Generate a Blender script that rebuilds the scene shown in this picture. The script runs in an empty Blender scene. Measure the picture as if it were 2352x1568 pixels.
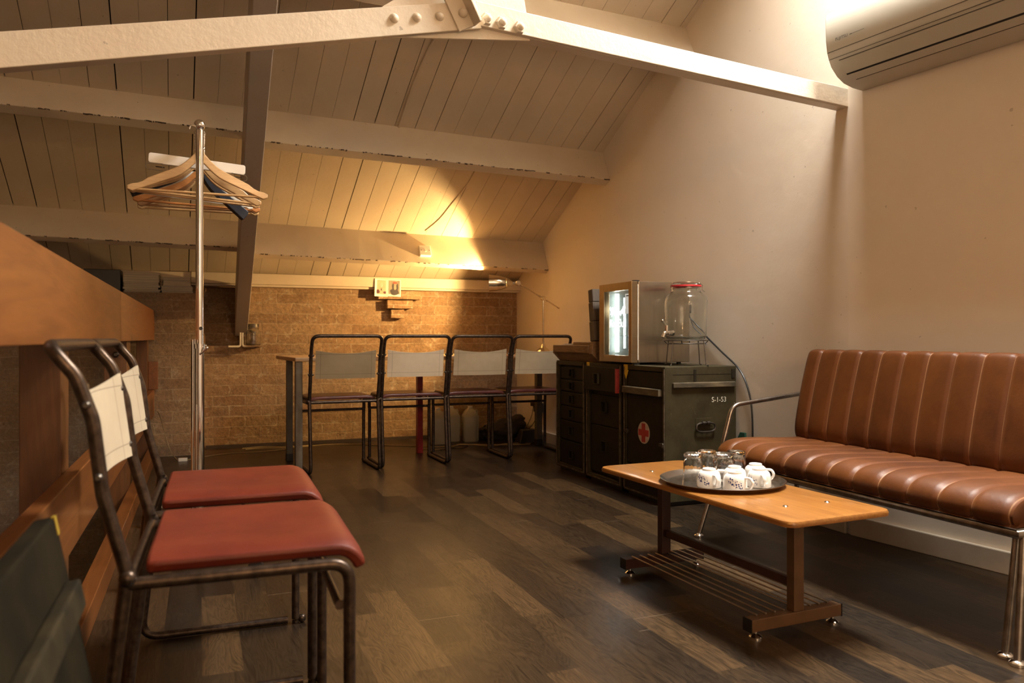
import bpy, bmesh, math, random
from mathutils import Vector, Matrix
R = math.radians
PI = math.pi
random.seed(7)
scn = bpy.context.scene
COL = scn.collection
V = Vector

# ------------------------------------------------------------------ scene tree
def thing(name, label, cat, loc=(0, 0, 0), rot=(0, 0, 0), group=None):
    o = bpy.data.objects.new(name, None); COL.objects.link(o)
    o.empty_display_size = .05
    o.location = loc; o.rotation_euler = rot
    o['label'] = label; o['category'] = cat
    if group: o['group'] = group
    return o

def obj(name, bm, m, parent=None, smooth=False, bev=0, label=None, seg=2, mats=None):
    me = bpy.data.meshes.new(name)
    bmesh.ops.recalc_face_normals(bm, faces=bm.faces)
    if smooth:
        for f in bm.faces: f.smooth = True
        for e in bm.edges:
            if len(e.link_faces) == 2 and e.calc_face_angle(0) > R(38): e.smooth = False
    bm.to_mesh(me); bm.free()
    for mm in (mats or [m]): me.materials.append(mm)
    o = bpy.data.objects.new(name, me); COL.objects.link(o)
    if parent: o.parent = parent
    if bev:
        b = o.modifiers.new('b', 'BEVEL'); b.width = bev; b.segments = seg; b.limit_method = 'ANGLE'; b.angle_limit = R(40)
        b.harden_normals = False
    if label: o['label'] = label
    return o

def tag(o, label, cat, group=None):
    o['label'] = label; o['category'] = cat
    if group: o['group'] = group
    return o

def struct(name, bm, m, parent=None, **k):
    o = obj(name, bm, m, parent, **k)
    if not parent: o['kind'] = 'structure'
    return o

def ctree(o, parent=None):
    c = o.copy(); COL.objects.link(c); c.parent = parent
    for ch in list(o.children): ctree(ch, c)
    return c

# ------------------------------------------------------------------ geometry
def NB(): return bmesh.new()

def box(bm, x0, x1, y0, y1, z0, z1, M=None):
    vs = [bm.verts.new(V(p)) for p in ((x0,y0,z0),(x1,y0,z0),(x1,y1,z0),(x0,y1,z0),(x0,y0,z1),(x1,y0,z1),(x1,y1,z1),(x0,y1,z1))]
    for f in ((0,3,2,1),(4,5,6,7),(0,1,5,4),(1,2,6,5),(2,3,7,6),(3,0,4,7)): bm.faces.new([vs[i] for i in f])
    if M is not None:
        for v in vs: v.co = M @ v.co
    return bm

def hexa(bm, pts):
    vs = [bm.verts.new(V(p)) for p in pts]
    for f in ((0,3,2,1),(4,5,6,7),(0,1,5,4),(1,2,6,5),(2,3,7,6),(3,0,4,7)): bm.faces.new([vs[i] for i in f])
    return bm

def fillet(pts, r, n=6):
    pts = [V(p) for p in pts]; out = [pts[0]]
    for i in range(1, len(pts)-1):
        a, b, c = pts[i-1], pts[i], pts[i+1]
        ri = r[i-1] if isinstance(r, (list, tuple)) else r
        d1 = (a-b); d2 = (c-b); l1, l2 = d1.length, d2.length
        d1.normalize(); d2.normalize()
        ang = d1.angle(d2)
        if ri <= 0 or ang > PI-.02: out.append(b); continue
        t = min(ri/math.tan(ang/2), l1*.49, l2*.49)
        p, q = b+d1*t, b+d2*t
        for k in range(n+1):
            s = k/n; out.append(p*(1-s)**2 + b*2*s*(1-s) + q*s*s)
    out.append(pts[-1]); return out

def tube(bm, pts, r, n=12, closed=False, cap=True, ry=None):
    pts = [V(p) for p in pts]
    N = len(pts); rings = []
    rs = r if isinstance(r, (list, tuple)) else [r]*N
    def tan(i):
        if closed: return (pts[(i+1) % N]-pts[i-1]).normalized()
        if i == 0: return (pts[1]-pts[0]).normalized()
        if i == N-1: return (pts[-1]-pts[-2]).normalized()
        return ((pts[i+1]-pts[i]).normalized()+(pts[i]-pts[i-1]).normalized()).normalized()
    t = tan(0); up = V((0,0,1)) if abs(t.z) < .9 else V((1,0,0))
    nrm = (up - t*up.dot(t)).normalized()
    for i in range(N):
        t2 = tan(i); q = t.rotation_difference(t2); nrm = q @ nrm; t = t2
        nrm = (nrm - t*nrm.dot(t)).normalized(); b = t.cross(nrm)
        rings.append([bm.verts.new(pts[i]+(nrm*math.cos(2*PI*k/n)*rs[i]+b*math.sin(2*PI*k/n)*(ry or rs[i]))) for k in range(n)])
    for i in range(N-(0 if closed else 1)):
        A, B = rings[i], rings[(i+1) % N]
        for k in range(n): bm.faces.new((A[k], A[(k+1)%n], B[(k+1)%n], B[k]))
    if cap and not closed:
        bm.faces.new(rings[0][::-1]); bm.faces.new(rings[-1])
    return bm

def lathe(bm, prof, n=32, M=None, skip=None, mod=None):
    rings = []; new = []
    for j, (r, z) in enumerate(prof):
        if r < 1e-6:
            v = bm.verts.new((0, 0, z)); rings.append([v]); new.append(v); continue
        ring = []
        for k in range(n):
            a = 2*PI*k/n; rr = r*(mod(a, j, z) if mod else 1)
            v = bm.verts.new((rr*math.cos(a), rr*math.sin(a), z)); ring.append(v); new.append(v)
        rings.append(ring)
    for j in range(len(rings)-1):
        A, B = rings[j], rings[j+1]
        for k in range(n):
            if skip and skip(j, k): continue
            if len(A) == 1 and len(B) == 1: continue
            if len(A) == 1: bm.faces.new((A[0], B[(k+1)%n], B[k]))
            elif len(B) == 1: bm.faces.new((A[k], A[(k+1)%n], B[0]))
            else: bm.faces.new((A[k], A[(k+1)%n], B[(k+1)%n], B[k]))
    if M is not None:
        for v in new: v.co = M @ v.co
    return bm

def prism(bm, pts, h, M=None):
    """polygon (x,y) extruded 0..h in z"""
    a = [bm.verts.new((p[0], p[1], 0)) for p in pts]; b = [bm.verts.new((p[0], p[1], h)) for p in pts]
    n = len(pts)
    bm.faces.new(a[::-1]); bm.faces.new(b)
    for i in range(n): bm.faces.new((a[i], a[(i+1)%n], b[(i+1)%n], b[i]))
    if M is not None:
        for v in a+b: v.co = M @ v.co
    return bm

def ball(bm, c, r, u=16, v=10, sc=(1,1,1)):
    M = Matrix.Translation(V(c)) @ Matrix.Diagonal((r*sc[0], r*sc[1], r*sc[2], 1))
    bmesh.ops.create_uvsphere(bm, u_segments=u, v_segments=v, radius=1, matrix=M); return bm

def cyl(bm, p, q, r, n=16): return tube(bm, [p, q], r, n)

def sheet(bm, f, nu, nv, th):
    """thick sheet from f(u,v)->point, thickness along normals"""
    g = [[V(f(i/nu, j/nv)) for j in range(nv+1)] for i in range(nu+1)]
    def nr(i, j):
        a = g[min(i+1,nu)][j]-g[max(i-1,0)][j]; b = g[i][min(j+1,nv)]-g[i][max(j-1,0)]
        return a.cross(b).normalized()
    T = [[bm.verts.new(g[i][j]+nr(i,j)*th/2) for j in range(nv+1)] for i in range(nu+1)]
    B = [[bm.verts.new(g[i][j]-nr(i,j)*th/2) for j in range(nv+1)] for i in range(nu+1)]
    for i in range(nu):
        for j in range(nv):
            bm.faces.new((T[i][j],T[i+1][j],T[i+1][j+1],T[i][j+1])); bm.faces.new((B[i][j],B[i][j+1],B[i+1][j+1],B[i+1][j]))
    for i in range(nu):
        bm.faces.new((T[i][0],B[i][0],B[i+1][0],T[i+1][0])); bm.faces.new((T[i][nv],T[i+1][nv],B[i+1][nv],B[i][nv]))
    for j in range(nv):
        bm.faces.new((T[0][j],T[0][j+1],B[0][j+1],B[0][j])); bm.faces.new((T[nu][j],B[nu][j],B[nu][j+1],T[nu][j+1]))
    return bm

def text(name, s, size, M, m, parent, ext=.0006, align='CENTER', sx=1.0):
    cu = bpy.data.curves.new(name, 'FONT'); cu.body = s; cu.size = size; cu.extrude = ext; cu.align_x = align; cu.align_y = 'CENTER'
    cu.materials.append(m)
    t = bpy.data.objects.new(name, cu); COL.objects.link(t)
    me = bpy.data.meshes.new_from_object(t.evaluated_get(bpy.context.evaluated_depsgraph_get()))
    bpy.data.objects.remove(t); me.transform(M @ Matrix.Diagonal((sx, 1, 1, 1)))
    me.materials.clear(); me.materials.append(m); me.name = name
    o = bpy.data.objects.new(name, me); COL.objects.link(o)
    if parent: o.parent = parent
    return o

# ------------------------------------------------------------------ materials
def rgb(c): return (c[0], c[1], c[2], 1)

class MT:
    def __init__(s, name):
        s.m = bpy.data.materials.new(name); s.m.use_nodes = True
        s.t = s.m.node_tree; s.n = s.t.nodes; s.l = s.t.links
        s.b = s.n['Principled BSDF']; s._tc = None
    def nd(s, ty, **k):
        x = s.n.new(ty)
        for a, b in k.items(): setattr(x, a, b)
        return x
    def set(s, node, key, val):
        if hasattr(val, 'is_output') or isinstance(val, bpy.types.NodeSocket): s.l.new(val, node.inputs[key])
        else: node.inputs[key].default_value = val
    def co(s, scale=(1,1,1), loc=(0,0,0), rot=(0,0,0)):
        if not s._tc: s._tc = s.nd('ShaderNodeTexCoord').outputs['Object']
        mp = s.nd('ShaderNodeMapping'); s.l.new(s._tc, mp.inputs['Vector'])
        mp.inputs['Scale'].default_value = scale; mp.inputs['Location'].default_value = loc; mp.inputs['Rotation'].default_value = rot
        return mp.outputs[0]
    def noise(s, scale=5, detail=4, rough=.55, vec=None, dist=0):
        x = s.nd('ShaderNodeTexNoise'); s.l.new(vec if vec is not None else s.co(), x.inputs['Vector'])
        x.inputs['Scale'].default_value = scale; x.inputs['Detail'].default_value = detail; x.inputs['Roughness'].default_value = rough; x.inputs['Distortion'].default_value = dist
        return x.outputs['Fac']
    def ramp(s, fac, stops, interp='LINEAR'):
        x = s.nd('ShaderNodeValToRGB'); s.l.new(fac, x.inputs['Fac']); e = x.color_ramp; e.interpolation = interp
        while len(e.elements) < len(stops): e.elements.new(.5)
        for i, (p, c) in enumerate(stops):
            e.elements[i].position = p; e.elements[i].color = rgb(c) if not isinstance(c, (int, float)) else (c, c, c, 1)
        return x.outputs['Color']
    def math(s, op, a, b=None, c=None, clamp=False):
        x = s.nd('ShaderNodeMath', operation=op, use_clamp=clamp); s.set(x, 0, a)
        if b is not None: s.set(x, 1, b)
        if c is not None: s.set(x, 2, c)
        return x.outputs[0]
    def mix(s, f, a, b, blend='MIX'):
        x = s.nd('ShaderNodeMix', data_type='RGBA', blend_type=blend)
        s.set(x, 0, f)
        for i, q in ((6, a), (7, b)):
            if isinstance(q, (tuple, list)): x.inputs[i].default_value = rgb(q)
            else: s.l.new(q, x.inputs[i])
        return x.outputs[2]
    def xyz(s, vec=None):
        x = s.nd('ShaderNodeSeparateXYZ'); s.l.new(vec if vec is not None else s.co(), x.inputs[0]); return x.outputs
    def comb(s, x, y, z=0.0):
        c = s.nd('ShaderNodeCombineXYZ'); s.set(c, 0, x); s.set(c, 1, y); s.set(c, 2, z); return c.outputs[0]
    def bump(s, h, strength=.3, dist=.01):
        b = s.nd('ShaderNodeBump'); b.inputs['Strength'].default_value = strength; b.inputs['Distance'].default_value = dist
        s.l.new(h, b.inputs['Height']); s.l.new(b.outputs[0], s.b.inputs['Normal'])
    def fin(s, color=None, rough=.6, metal=0, **k):
        if color is not None: s.set(s.b, 'Base Color', rgb(color) if isinstance(color, (tuple, list)) else color)
        s.set(s.b, 'Roughness', rough); s.set(s.b, 'Metallic', metal)
        for a, v in k.items(): s.set(s.b, a.replace('_', ' '), v)
        return s.m

def simple(name, c1, c2=None, scale=8, rough=.6, metal=0, bump=0, bscale=60, bdist=.002, stretch=(1,1,1), lo=.35, hi=.65, **k):
    m = MT(name)
    if c2 is None: c2 = tuple(x*.8 for x in c1)
    col = m.ramp(m.noise(scale, 5, .6, m.co(stretch)), [(lo, c2), (hi, c1)])
    if bump: m.bump(m.noise(bscale, 4, .6, m.co(stretch)), bump, bdist)
    return m.fin(col, rough, metal, **k)

def paint(name, base, dirt, speck=.62, rough=.55, bs=.25):
    m = MT(name)
    c = m.ramp(m.noise(1.6, 5, .6), [(.3, dirt), (.7, base)])
    sp = m.math('GREATER_THAN', m.noise(38, 3, .5), .74)
    c = m.mix(m.math('MULTIPLY', sp, .6), c, tuple(x*.45 for x in dirt))
    m.bump(m.noise(45, 5, .6), bs, .004)
    return m.fin(c, rough)

M_wall = None
def wall_mat():
    m = MT('plaster_wall')
    c = m.ramp(m.noise(.9, 5, .6), [(.3, (.74,.635,.50)), (.7, (.80,.70,.57))])
    c = m.mix(m.math('MULTIPLY', m.ramp(m.noise(2.3, 6, .65), [(.45, 0), (.75, 1)]), .35), c, (.77,.655,.56))
    sp = m.math('GREATER_THAN', m.noise(42, 2, .4), .76)
    c = m.mix(m.math('MULTIPLY', sp, .5), c, (.35,.27,.2))
    h = m.noise(9, 6, .65)
    m.bump(h, .08, .02)
    return m.fin(c, .75)

def brick_mat():
    m = MT('old_brick')
    P = m.co()
    s = m.xyz(P)
    w1 = m.math('MULTIPLY', m.math('SUBTRACT', m.noise(11, 5, .65), .5), .05)
    w2 = m.math('MULTIPLY', m.math('SUBTRACT', m.noise(8, 4, .6, m.co((1,1,1),(7,3,1))), .5), .022)
    u = m.math('ADD', m.math('ADD', s[0], s[1]), w1); v = m.math('ADD', s[2], w2)
    vec = m.comb(u, v)
    br = m.nd('ShaderNodeTexBrick'); m.l.new(vec, br.inputs['Vector'])
    br.offset = .5; br.inputs['Scale'].default_value = 1; br.inputs['Brick Width'].default_value = .228; br.inputs['Row Height'].default_value = .0775
    br.inputs['Mortar Size'].default_value = .0065; br.inputs['Mortar Smooth'].default_value = 1.0
    br.inputs['Color1'].default_value = rgb((.27,.15,.072)); br.inputs['Color2'].default_value = rgb((.37,.225,.115)); br.inputs['Mortar'].default_value = rgb((.46,.345,.22))
    c = br.outputs['Color']
    mk = m.ramp(m.noise(6, 5, .7, m.co((1,1,1),(5,5,5))), [(.38, 0), (.62, 1)])
    m.l.new(m.mix(mk, (.33,.215,.12), (.50,.385,.25)), br.inputs['Mortar'])
    lime = m.ramp(m.noise(3.1, 7, .68), [(.42, 0), (.66, 1)])
    c = m.mix(m.math('MULTIPLY', lime, .6), c, (.36,.245,.14))
    wht = m.ramp(m.noise(13, 6, .7, m.co((1,1,1),(3,9,2)), .6), [(.56, 0), (.68, 1)])
    c = m.mix(m.math('MULTIPLY', wht, .5), c, (.62,.52,.38))
    dk = m.ramp(m.noise(7, 7, .72, m.co((1,1,1.4),(13,5,2))), [(.54, 0), (.70, 1)])
    c = m.mix(m.math('MULTIPLY', dk, .6), c, (.16,.09,.045))
    pit = m.math('GREATER_THAN', m.noise(46, 3, .5), .71)
    c = m.mix(m.math('MULTIPLY', pit, .6), c, (.1,.06,.03))
    fn = m.ramp(m.noise(55, 6, .75), [(.3, .55), (.7, 1.25)])
    c = m.mix(1.0, c, fn, 'MULTIPLY')
    # a greyer stretch of brickwork towards the stair
    gx = m.ramp(m.math('MULTIPLY_ADD', s[0], .5, .5), [(.32, 1), (.52, 0)])
    c = m.mix(m.math('MULTIPLY', gx, .7), c, m.mix(.5, c, (.22,.2,.17)))
    h = m.math('ADD', m.math('MULTIPLY', br.outputs['Fac'], -.12), m.math('MULTIPLY', m.noise(22, 7, .7), 1.2))
    h = m.math('SUBTRACT', h, m.math('MULTIPLY', pit, .6))
    m.bump(h, .7, .012)
    return m.fin(c, .9)

def floor_mat():
    m = MT('dark_floorboards')
    s = m.xyz()
    W, L = .0975, .62
    row = m.math('FLOOR', m.math('DIVIDE', s[0], W))
    wn = m.nd('ShaderNodeTexWhiteNoise', noise_dimensions='2D'); m.l.new(m.comb(row, 3.7), wn.inputs['Vector'])
    yy = m.math('ADD', m.math('DIVIDE', s[1], L), m.math('MULTIPLY', wn.outputs['Value'], 7.0))
    colm = m.math('FLOOR', yy)
    w2 = m.nd('ShaderNodeTexWhiteNoise', noise_dimensions='2D'); m.l.new(m.comb(row, colm), w2.inputs['Vector'])
    rv = w2.outputs['Value']
    off = m.math('MULTIPLY', rv, 37.0)
    gv = m.comb(m.math('ADD', m.math('MULTIPLY', s[0], 1.0), off), m.math('MULTIPLY', s[1], .13), off)
    n1 = m.noise(20, 3, .5, gv, .7)
    rings = m.math('FRACT', m.math('MULTIPLY', n1, 15.0))
    rings = m.math('ABSOLUTE', m.math('SUBTRACT', rings, .5))
    fine = m.noise(220, 3, .6, m.comb(m.math('ADD', s[0], off), m.math('MULTIPLY', s[1], .03), 0.0))
    base = m.ramp(rv, [(0, (.012,.008,.0053)), (.3, (.020,.0125,.007)), (.7, (.036,.0215,.0105)), (1, (.060,.035,.016))])
    g = m.math('ADD', m.math('MULTIPLY', rings, .9), m.math('MULTIPLY', fine, .7))
    c = m.mix(m.ramp(g, [(.3, 0), (.85, 1)]), m.mix(1.0, base, (.5,.5,.5), 'MULTIPLY'), m.mix(1.0, base, (1.6,1.55,1.5), 'MULTIPLY'))
    # panel seams every second strip
    W2 = W*2
    fx = m.math('FRACT', m.math('DIVIDE', s[0], W2))
    row2 = m.math('FLOOR', m.math('DIVIDE', s[0], W2))
    w3 = m.nd('ShaderNodeTexWhiteNoise', noise_dimensions='2D'); m.l.new(m.comb(row2, 9.1), w3.inputs['Vector'])
    fy = m.math('FRACT', m.math('ADD', m.math('DIVIDE', s[1], 1.24), m.math('MULTIPLY', w3.outputs['Value'], 5.0)))
    ex = m.math('LESS_THAN', m.math('MINIMUM', fx, m.math('SUBTRACT', 1.0, fx)), .0065)
    ey = m.math('LESS_THAN', m.math('MINIMUM', fy, m.math('SUBTRACT', 1.0, fy)), .0011)
    worn = m.math('GREATER_THAN', m.noise(3.5, 3, .6, m.co((1,1,1),(2,1,0))), .52)
    eyw = m.math('MULTIPLY', ey, worn)
    c = m.mix(m.math('MULTIPLY', ex, .55), c, (.02,.012,.008))
    c = m.mix(m.math('MULTIPLY', eyw, .6), c, (.2,.15,.1))
    h = m.math('ADD', m.math('MULTIPLY', m.math('MAXIMUM', ex, ey), -1.0), m.math('MULTIPLY', g, .25))
    m.bump(h, .25, .003)
    ro = m.math('MULTIPLY_ADD', m.noise(5, 4, .6), .12, .27)
    return m.fin(c, ro, 0, **{'Specular IOR Level': .35})

def wood_mat(name, c1, c2, axis=1, scale=14, rough=.5, knots=True, k=.08, coat=0):
    m = MT(name)
    st = [1, 1, 1]; st[axis] = k
    v = m.co(tuple(st))
    n = m.noise(scale, 4, .55, v, .8)
    rings = m.math('ABSOLUTE', m.math('SUBTRACT', m.math('FRACT', m.math('MULTIPLY', n, 7.0)), .5))
    fine = m.noise(scale*14, 3, .6, v)
    g = m.math('ADD', m.math('MULTIPLY', rings, .8), m.math('MULTIPLY', fine, .6))
    c = m.ramp(g, [(.2, c2), (.8, c1)])
    if knots:
        vo = m.nd('ShaderNodeTexVoronoi'); st2 = [1,1,1]; st2[axis] = .55
        m.l.new(m.co(tuple(st2), (.3,.2,.5)), vo.inputs['Vector']); vo.inputs['Scale'].default_value = 3.2
        kn = m.ramp(vo.outputs['Distance'], [(.03, 1), (.075, 0)])
        c = m.mix(m.math('MULTIPLY', kn, .85), c, tuple(x*.15 for x in c2))
    m.bump(g, .12, .002)
    return m.fin(c, rough, 0, **({'Coat Weight': coat, 'Coat Roughness': .15} if coat else {}))

M_plaster = wall_mat()
M_brick = brick_mat()
M_floor = floor_mat()
M_plank = paint('ceiling_paint', (.62,.52,.39), (.53,.43,.31))
M_beam = paint('beam_paint', (.64,.55,.42), (.55,.45,.33), bs=.5)
M_rafter = paint('rafter_paint', (.50,.44,.38), (.42,.37,.31), bs=.3)
M_steelpaint = paint('truss_paint', (.74,.66,.53), (.66,.56,.43), bs=.35, rough=.5)
M_dark = simple('void_dark', (.012,.008,.005), rough=.9)
def purlin_mat():
    m = MT('purlin_paint')
    s = m.xyz()
    c = m.ramp(m.noise(2.2, 5, .6), [(.3, (.53,.43,.31)), (.7, (.63,.53,.40))])
    # chipped arris along the lower edge (local z = 0)
    d = m.math('ABSOLUTE', m.math('ADD', m.math('MULTIPLY_ADD', s[0], .015, s[2]), m.math('MULTIPLY', m.math('SUBTRACT', m.noise(30,4,.6), .5), .012)))
    near = m.math('LESS_THAN', d, .0032)
    chip = m.math('MULTIPLY', near, m.math('GREATER_THAN', m.noise(11, 6, .75, m.co((1,.3,.3))), .52))
    c = m.mix(chip, c, (.06,.035,.02))
    sp = m.math('GREATER_THAN', m.noise(30, 3, .5), .75)
    c = m.mix(m.math('MULTIPLY', sp, .7), c, (.12,.08,.05))
    m.bump(m.noise(30, 5, .6, m.co((.5,1,1))), .25, .004)
    return m.fin(c, .55)
M_purlin = purlin_mat()
M_white = simple('white_plastic', (.8,.77,.7), (.75,.71,.63), rough=.35)
M_skirt = simple('skirting_paint', (.5,.42,.32), (.42,.34,.25), rough=.5)
M_pine = wood_mat('orange_pine', (.21,.072,.015), (.135,.042,.0085), axis=1, rough=.42, scale=9, coat=.15)
M_pinev = wood_mat('orange_pine_upright', (.15,.058,.015), (.09,.032,.008), axis=2, rough=.45, scale=9)
M_teak = wood_mat('teak_top', (.38,.165,.036), (.235,.088,.017), axis=1, scale=26, rough=.28, knots=False, k=.035, coat=.25)
M_teakedge = wood_mat('teak_edge', (.33,.16,.045), (.2,.08,.02), axis=2, scale=30, rough=.35, knots=False, k=.3)
M_tabletop = wood_mat('table_ply', (.5,.33,.18), (.36,.22,.11), axis=0, scale=20, rough=.45, knots=False)
def metal(name, c, rough, c2=None, met=1, **k): return simple(name, c, c2 or tuple(x*.7 for x in c), 30, rough, met, .05, 90, .001, **k)
M_chrome = metal('chrome', (.82,.80,.78), .08, (.78,.76,.74))
M_steel = metal('brushed_steel', (.60,.56,.50), .3, (.52,.48,.42))
M_fridge = simple('fridge_steel', (.44,.38,.30), (.40,.34,.27), 60, .26, 1, stretch=(1,1,.05))
M_fdoor = simple('fridge_door_bronze', (.33,.235,.13), (.29,.20,.11), 40, .3, .9, stretch=(.1,1,1))
M_tube = simple('worn_chair_tube', (.10,.068,.048), (.038,.025,.018), 55, .36, .75, .3, 60, .001, lo=.35, hi=.7)
M_canvas = None
def canvas(name, c, c2):
    m = MT(name)
    col = m.ramp(m.noise(7, 5, .6), [(.3, c2), (.7, c)])
    s = m.xyz()
    wv = m.math('MULTIPLY', m.math('SINE', m.math('MULTIPLY', s[0], 2600.0)), m.math('SINE', m.math('MULTIPLY', s[2], 2600.0)))
    col = m.mix(m.math('MULTIPLY_ADD', wv, .12, .12), col, tuple(x*.55 for x in c2))
    # stitched hem lines
    ax = m.math('ABSOLUTE', s[0])
    st = m.math('LESS_THAN', m.math('ABSOLUTE', m.math('SUBTRACT', ax, .155)), .0012)
    sz = m.math('LESS_THAN', m.math('MINIMUM', m.math('ABSOLUTE', m.math('SUBTRACT', s[2], .602)), m.math('ABSOLUTE', m.math('SUBTRACT', s[2], .722))), .001)
    col = m.mix(m.math('MULTIPLY', m.math('MAXIMUM', st, sz), .6), col, tuple(x*.3 for x in c2))
    m.bump(m.noise(300, 2, .5), .3, .001)
    return m.fin(col, .95)
M_canvas = [canvas('grey_green_canvas', (.34,.265,.16), (.27,.20,.115)), canvas('cream_canvas', (.74,.63,.47), (.62,.51,.36)), canvas('beige_canvas', (.50,.41,.28), (.41,.325,.21)), canvas('light_canvas', (.47,.40,.285), (.40,.335,.235))]
def red_mat():
    m = MT('red_vinyl')
    c = m.ramp(m.noise(5, 5, .6), [(.3, (.088,.0105,.0050)), (.7, (.15,.024,.0085))])
    m.bump(m.noise(160, 3, .6), .15, .001)
    return m.fin(c, m.math('MULTIPLY_ADD', m.noise(7, 4, .6), .2, .36), 0, **{'Specular IOR Level': .3})
M_red = red_mat()
M_darkred = simple('maroon_vinyl', (.115,.030,.024), (.075,.018,.016), 9, .3)
SEAM = .1035
def leather_mat():
    m = MT('tan_leather')
    s = m.xyz()
    c = m.ramp(m.noise(3.2, 6, .65), [(.28, (.050,.0130,.0025)), (.55, (.108,.032,.0052)), (.8, (.155,.050,.0085))])
    f = m.math('FRACT', m.math('ADD', m.math('DIVIDE', s[1], SEAM), 100.0))
    d = m.math('MINIMUM', f, m.math('SUBTRACT', 1.0, f))
    c = m.mix(m.ramp(d, [(.03, .75), (.16, 0)]), c, (.15,.05,.016))
    c = m.mix(m.math('MULTIPLY', m.math('LESS_THAN', d, .014), m.math('MULTIPLY_ADD', m.noise(9, 4, .6), 1.2, -.05)), c, (.36,.19,.085))
    m.bump(m.math('ADD', m.noise(120, 4, .6), m.math('MULTIPLY', m.noise(9, 4, .6), 1.5)), .16, .003)
    return m.fin(c, m.math('MULTIPLY_ADD', m.noise(8, 5, .6), .22, .36), 0, **{'Specular IOR Level': .32})
M_leather = leather_mat()
M_bframe = metal('bench_steel', (.42,.38,.34), .3, (.25,.22,.19))
M_brown = simple('brown_painted_steel', (.135,.07,.03), (.10,.05,.022), 12, .42, .1)
M_darkbrown = simple('maroon_painted_steel', (.052,.017,.011), (.04,.013,.009), 12, .38, .1)
def green_mat():
    m = MT('army_green_paint')
    c = m.ramp(m.noise(7, 6, .7), [(.3, (.022,.0165,.007)), (.65, (.047,.036,.0145))])
    sc = m.ramp(m.noise(26, 7, .8, m.co((1,1,.5),(4,2,1)), .8), [(.64, 0), (.70, 1)])
    c = m.mix(m.math('MULTIPLY', sc, .75), c, (.15,.115,.065))
    c = m.mix(m.math('MULTIPLY', m.ramp(m.noise(3, 6, .7, m.co((1,1,1),(9,1,4))), [(.5,0),(.75,1)]), .5), c, (.075,.062,.036))
    m.bump(m.noise(40, 5, .6), .25, .003)
    return m.fin(c, .6, 0, **{'Specular IOR Level': .25})
M_green = green_mat()
M_greendk = simple('army_green_dark', (.021,.0155,.0075), (.012,.009,.0045), 14, .65, 0, .25, 40, .003, **{'Specular_IOR_Level': .2})
M_batten = simple('worn_batten', (.15,.11,.06), (.045,.035,.02), 26, .6, 0, .4, 60, .003, stretch=(.3,.3,1))
M_edgewear = simple('worn_edge', (.14,.10,.06), (.03,.023,.014), 40, .6, 0, .2, 60, .002)
M_iron = metal('dull_iron', (.16,.14,.12), .45, (.09,.075,.06))
M_redcross = simple('red_enamel', (.42,.035,.03), (.3,.02,.02), 30, .6)
M_whitepaint = simple('white_enamel', (.55,.48,.38), (.42,.36,.28), 40, .6)
M_stencil = simple('stencil_white', (.62,.58,.48), (.22,.2,.15), 130, .7, lo=.36, hi=.5)
M_yellow = simple('yellow_tape', (.75,.5,.03), (.6,.38,.02), 30, .5)
M_redtape = simple('red_tape', (.35,.035,.03), (.25,.02,.02), 30, .5)
M_black = simple('black_plastic', (.014,.012,.011), (.01,.009,.008), 20, .4)
M_rubber = simple('grey_rubber', (.05,.045,.04), (.035,.03,.028), 20, .6)
M_grey = simple('grey_steel_leg', (.16,.145,.12), (.12,.105,.085), 12, .4, .4)
M_legred = simple('red_leg_paint', (.26,.012,.016), (.2,.008,.012), 12, .35)
M_cable = simple('beige_cable', (.38,.28,.15), (.3,.21,.1), 12, .5)
M_hwood = wood_mat('hanger_beech', (.62,.40,.19), (.50,.30,.13), axis=0, scale=30, rough=.35, knots=False, coat=.2)
M_hwood2 = wood_mat('hanger_orange', (.55,.24,.07), (.42,.16,.045), axis=0, scale=30, rough=.35, knots=False, coat=.2)
M_hwood3 = wood_mat('hanger_brown', (.38,.20,.085), (.28,.14,.055), axis=0, scale=30, rough=.4, knots=False)
M_navy = simple('navy_velvet', (.006,.008,.020), (.004,.005,.013), 12, .5)
M_oldwood = wood_mat('old_wood', (.28,.165,.075), (.17,.09,.04), axis=1, scale=22, rough=.75, knots=False)
M_greywood = wood_mat('grey_weathered_wood', (.16,.125,.095), (.075,.055,.042), axis=2, scale=30, rough=.8, knots=False)
M_brass = metal('warm_nickel', (.78,.70,.55), .16, (.70,.62,.47))
def glass(name, c=(1,1,1), rough=.0, ior=1.45):
    m = MT(name)
    rr = m.math('MULTIPLY_ADD', m.noise(20, 3, .5), .01, rough)
    return m.fin(c, rr, 0, **{'Transmission Weight': 1.0, 'IOR': ior})
M_glass = glass('clear_glass', (.97,.98,.98))
M_jar = glass('jar_glass', (.95,.975,.96))
M_frost = simple('milky_plastic', (.50,.46,.36), (.44,.40,.31), 8, .45, **{'Transmission_Weight': .25})
M_porc = None
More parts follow.
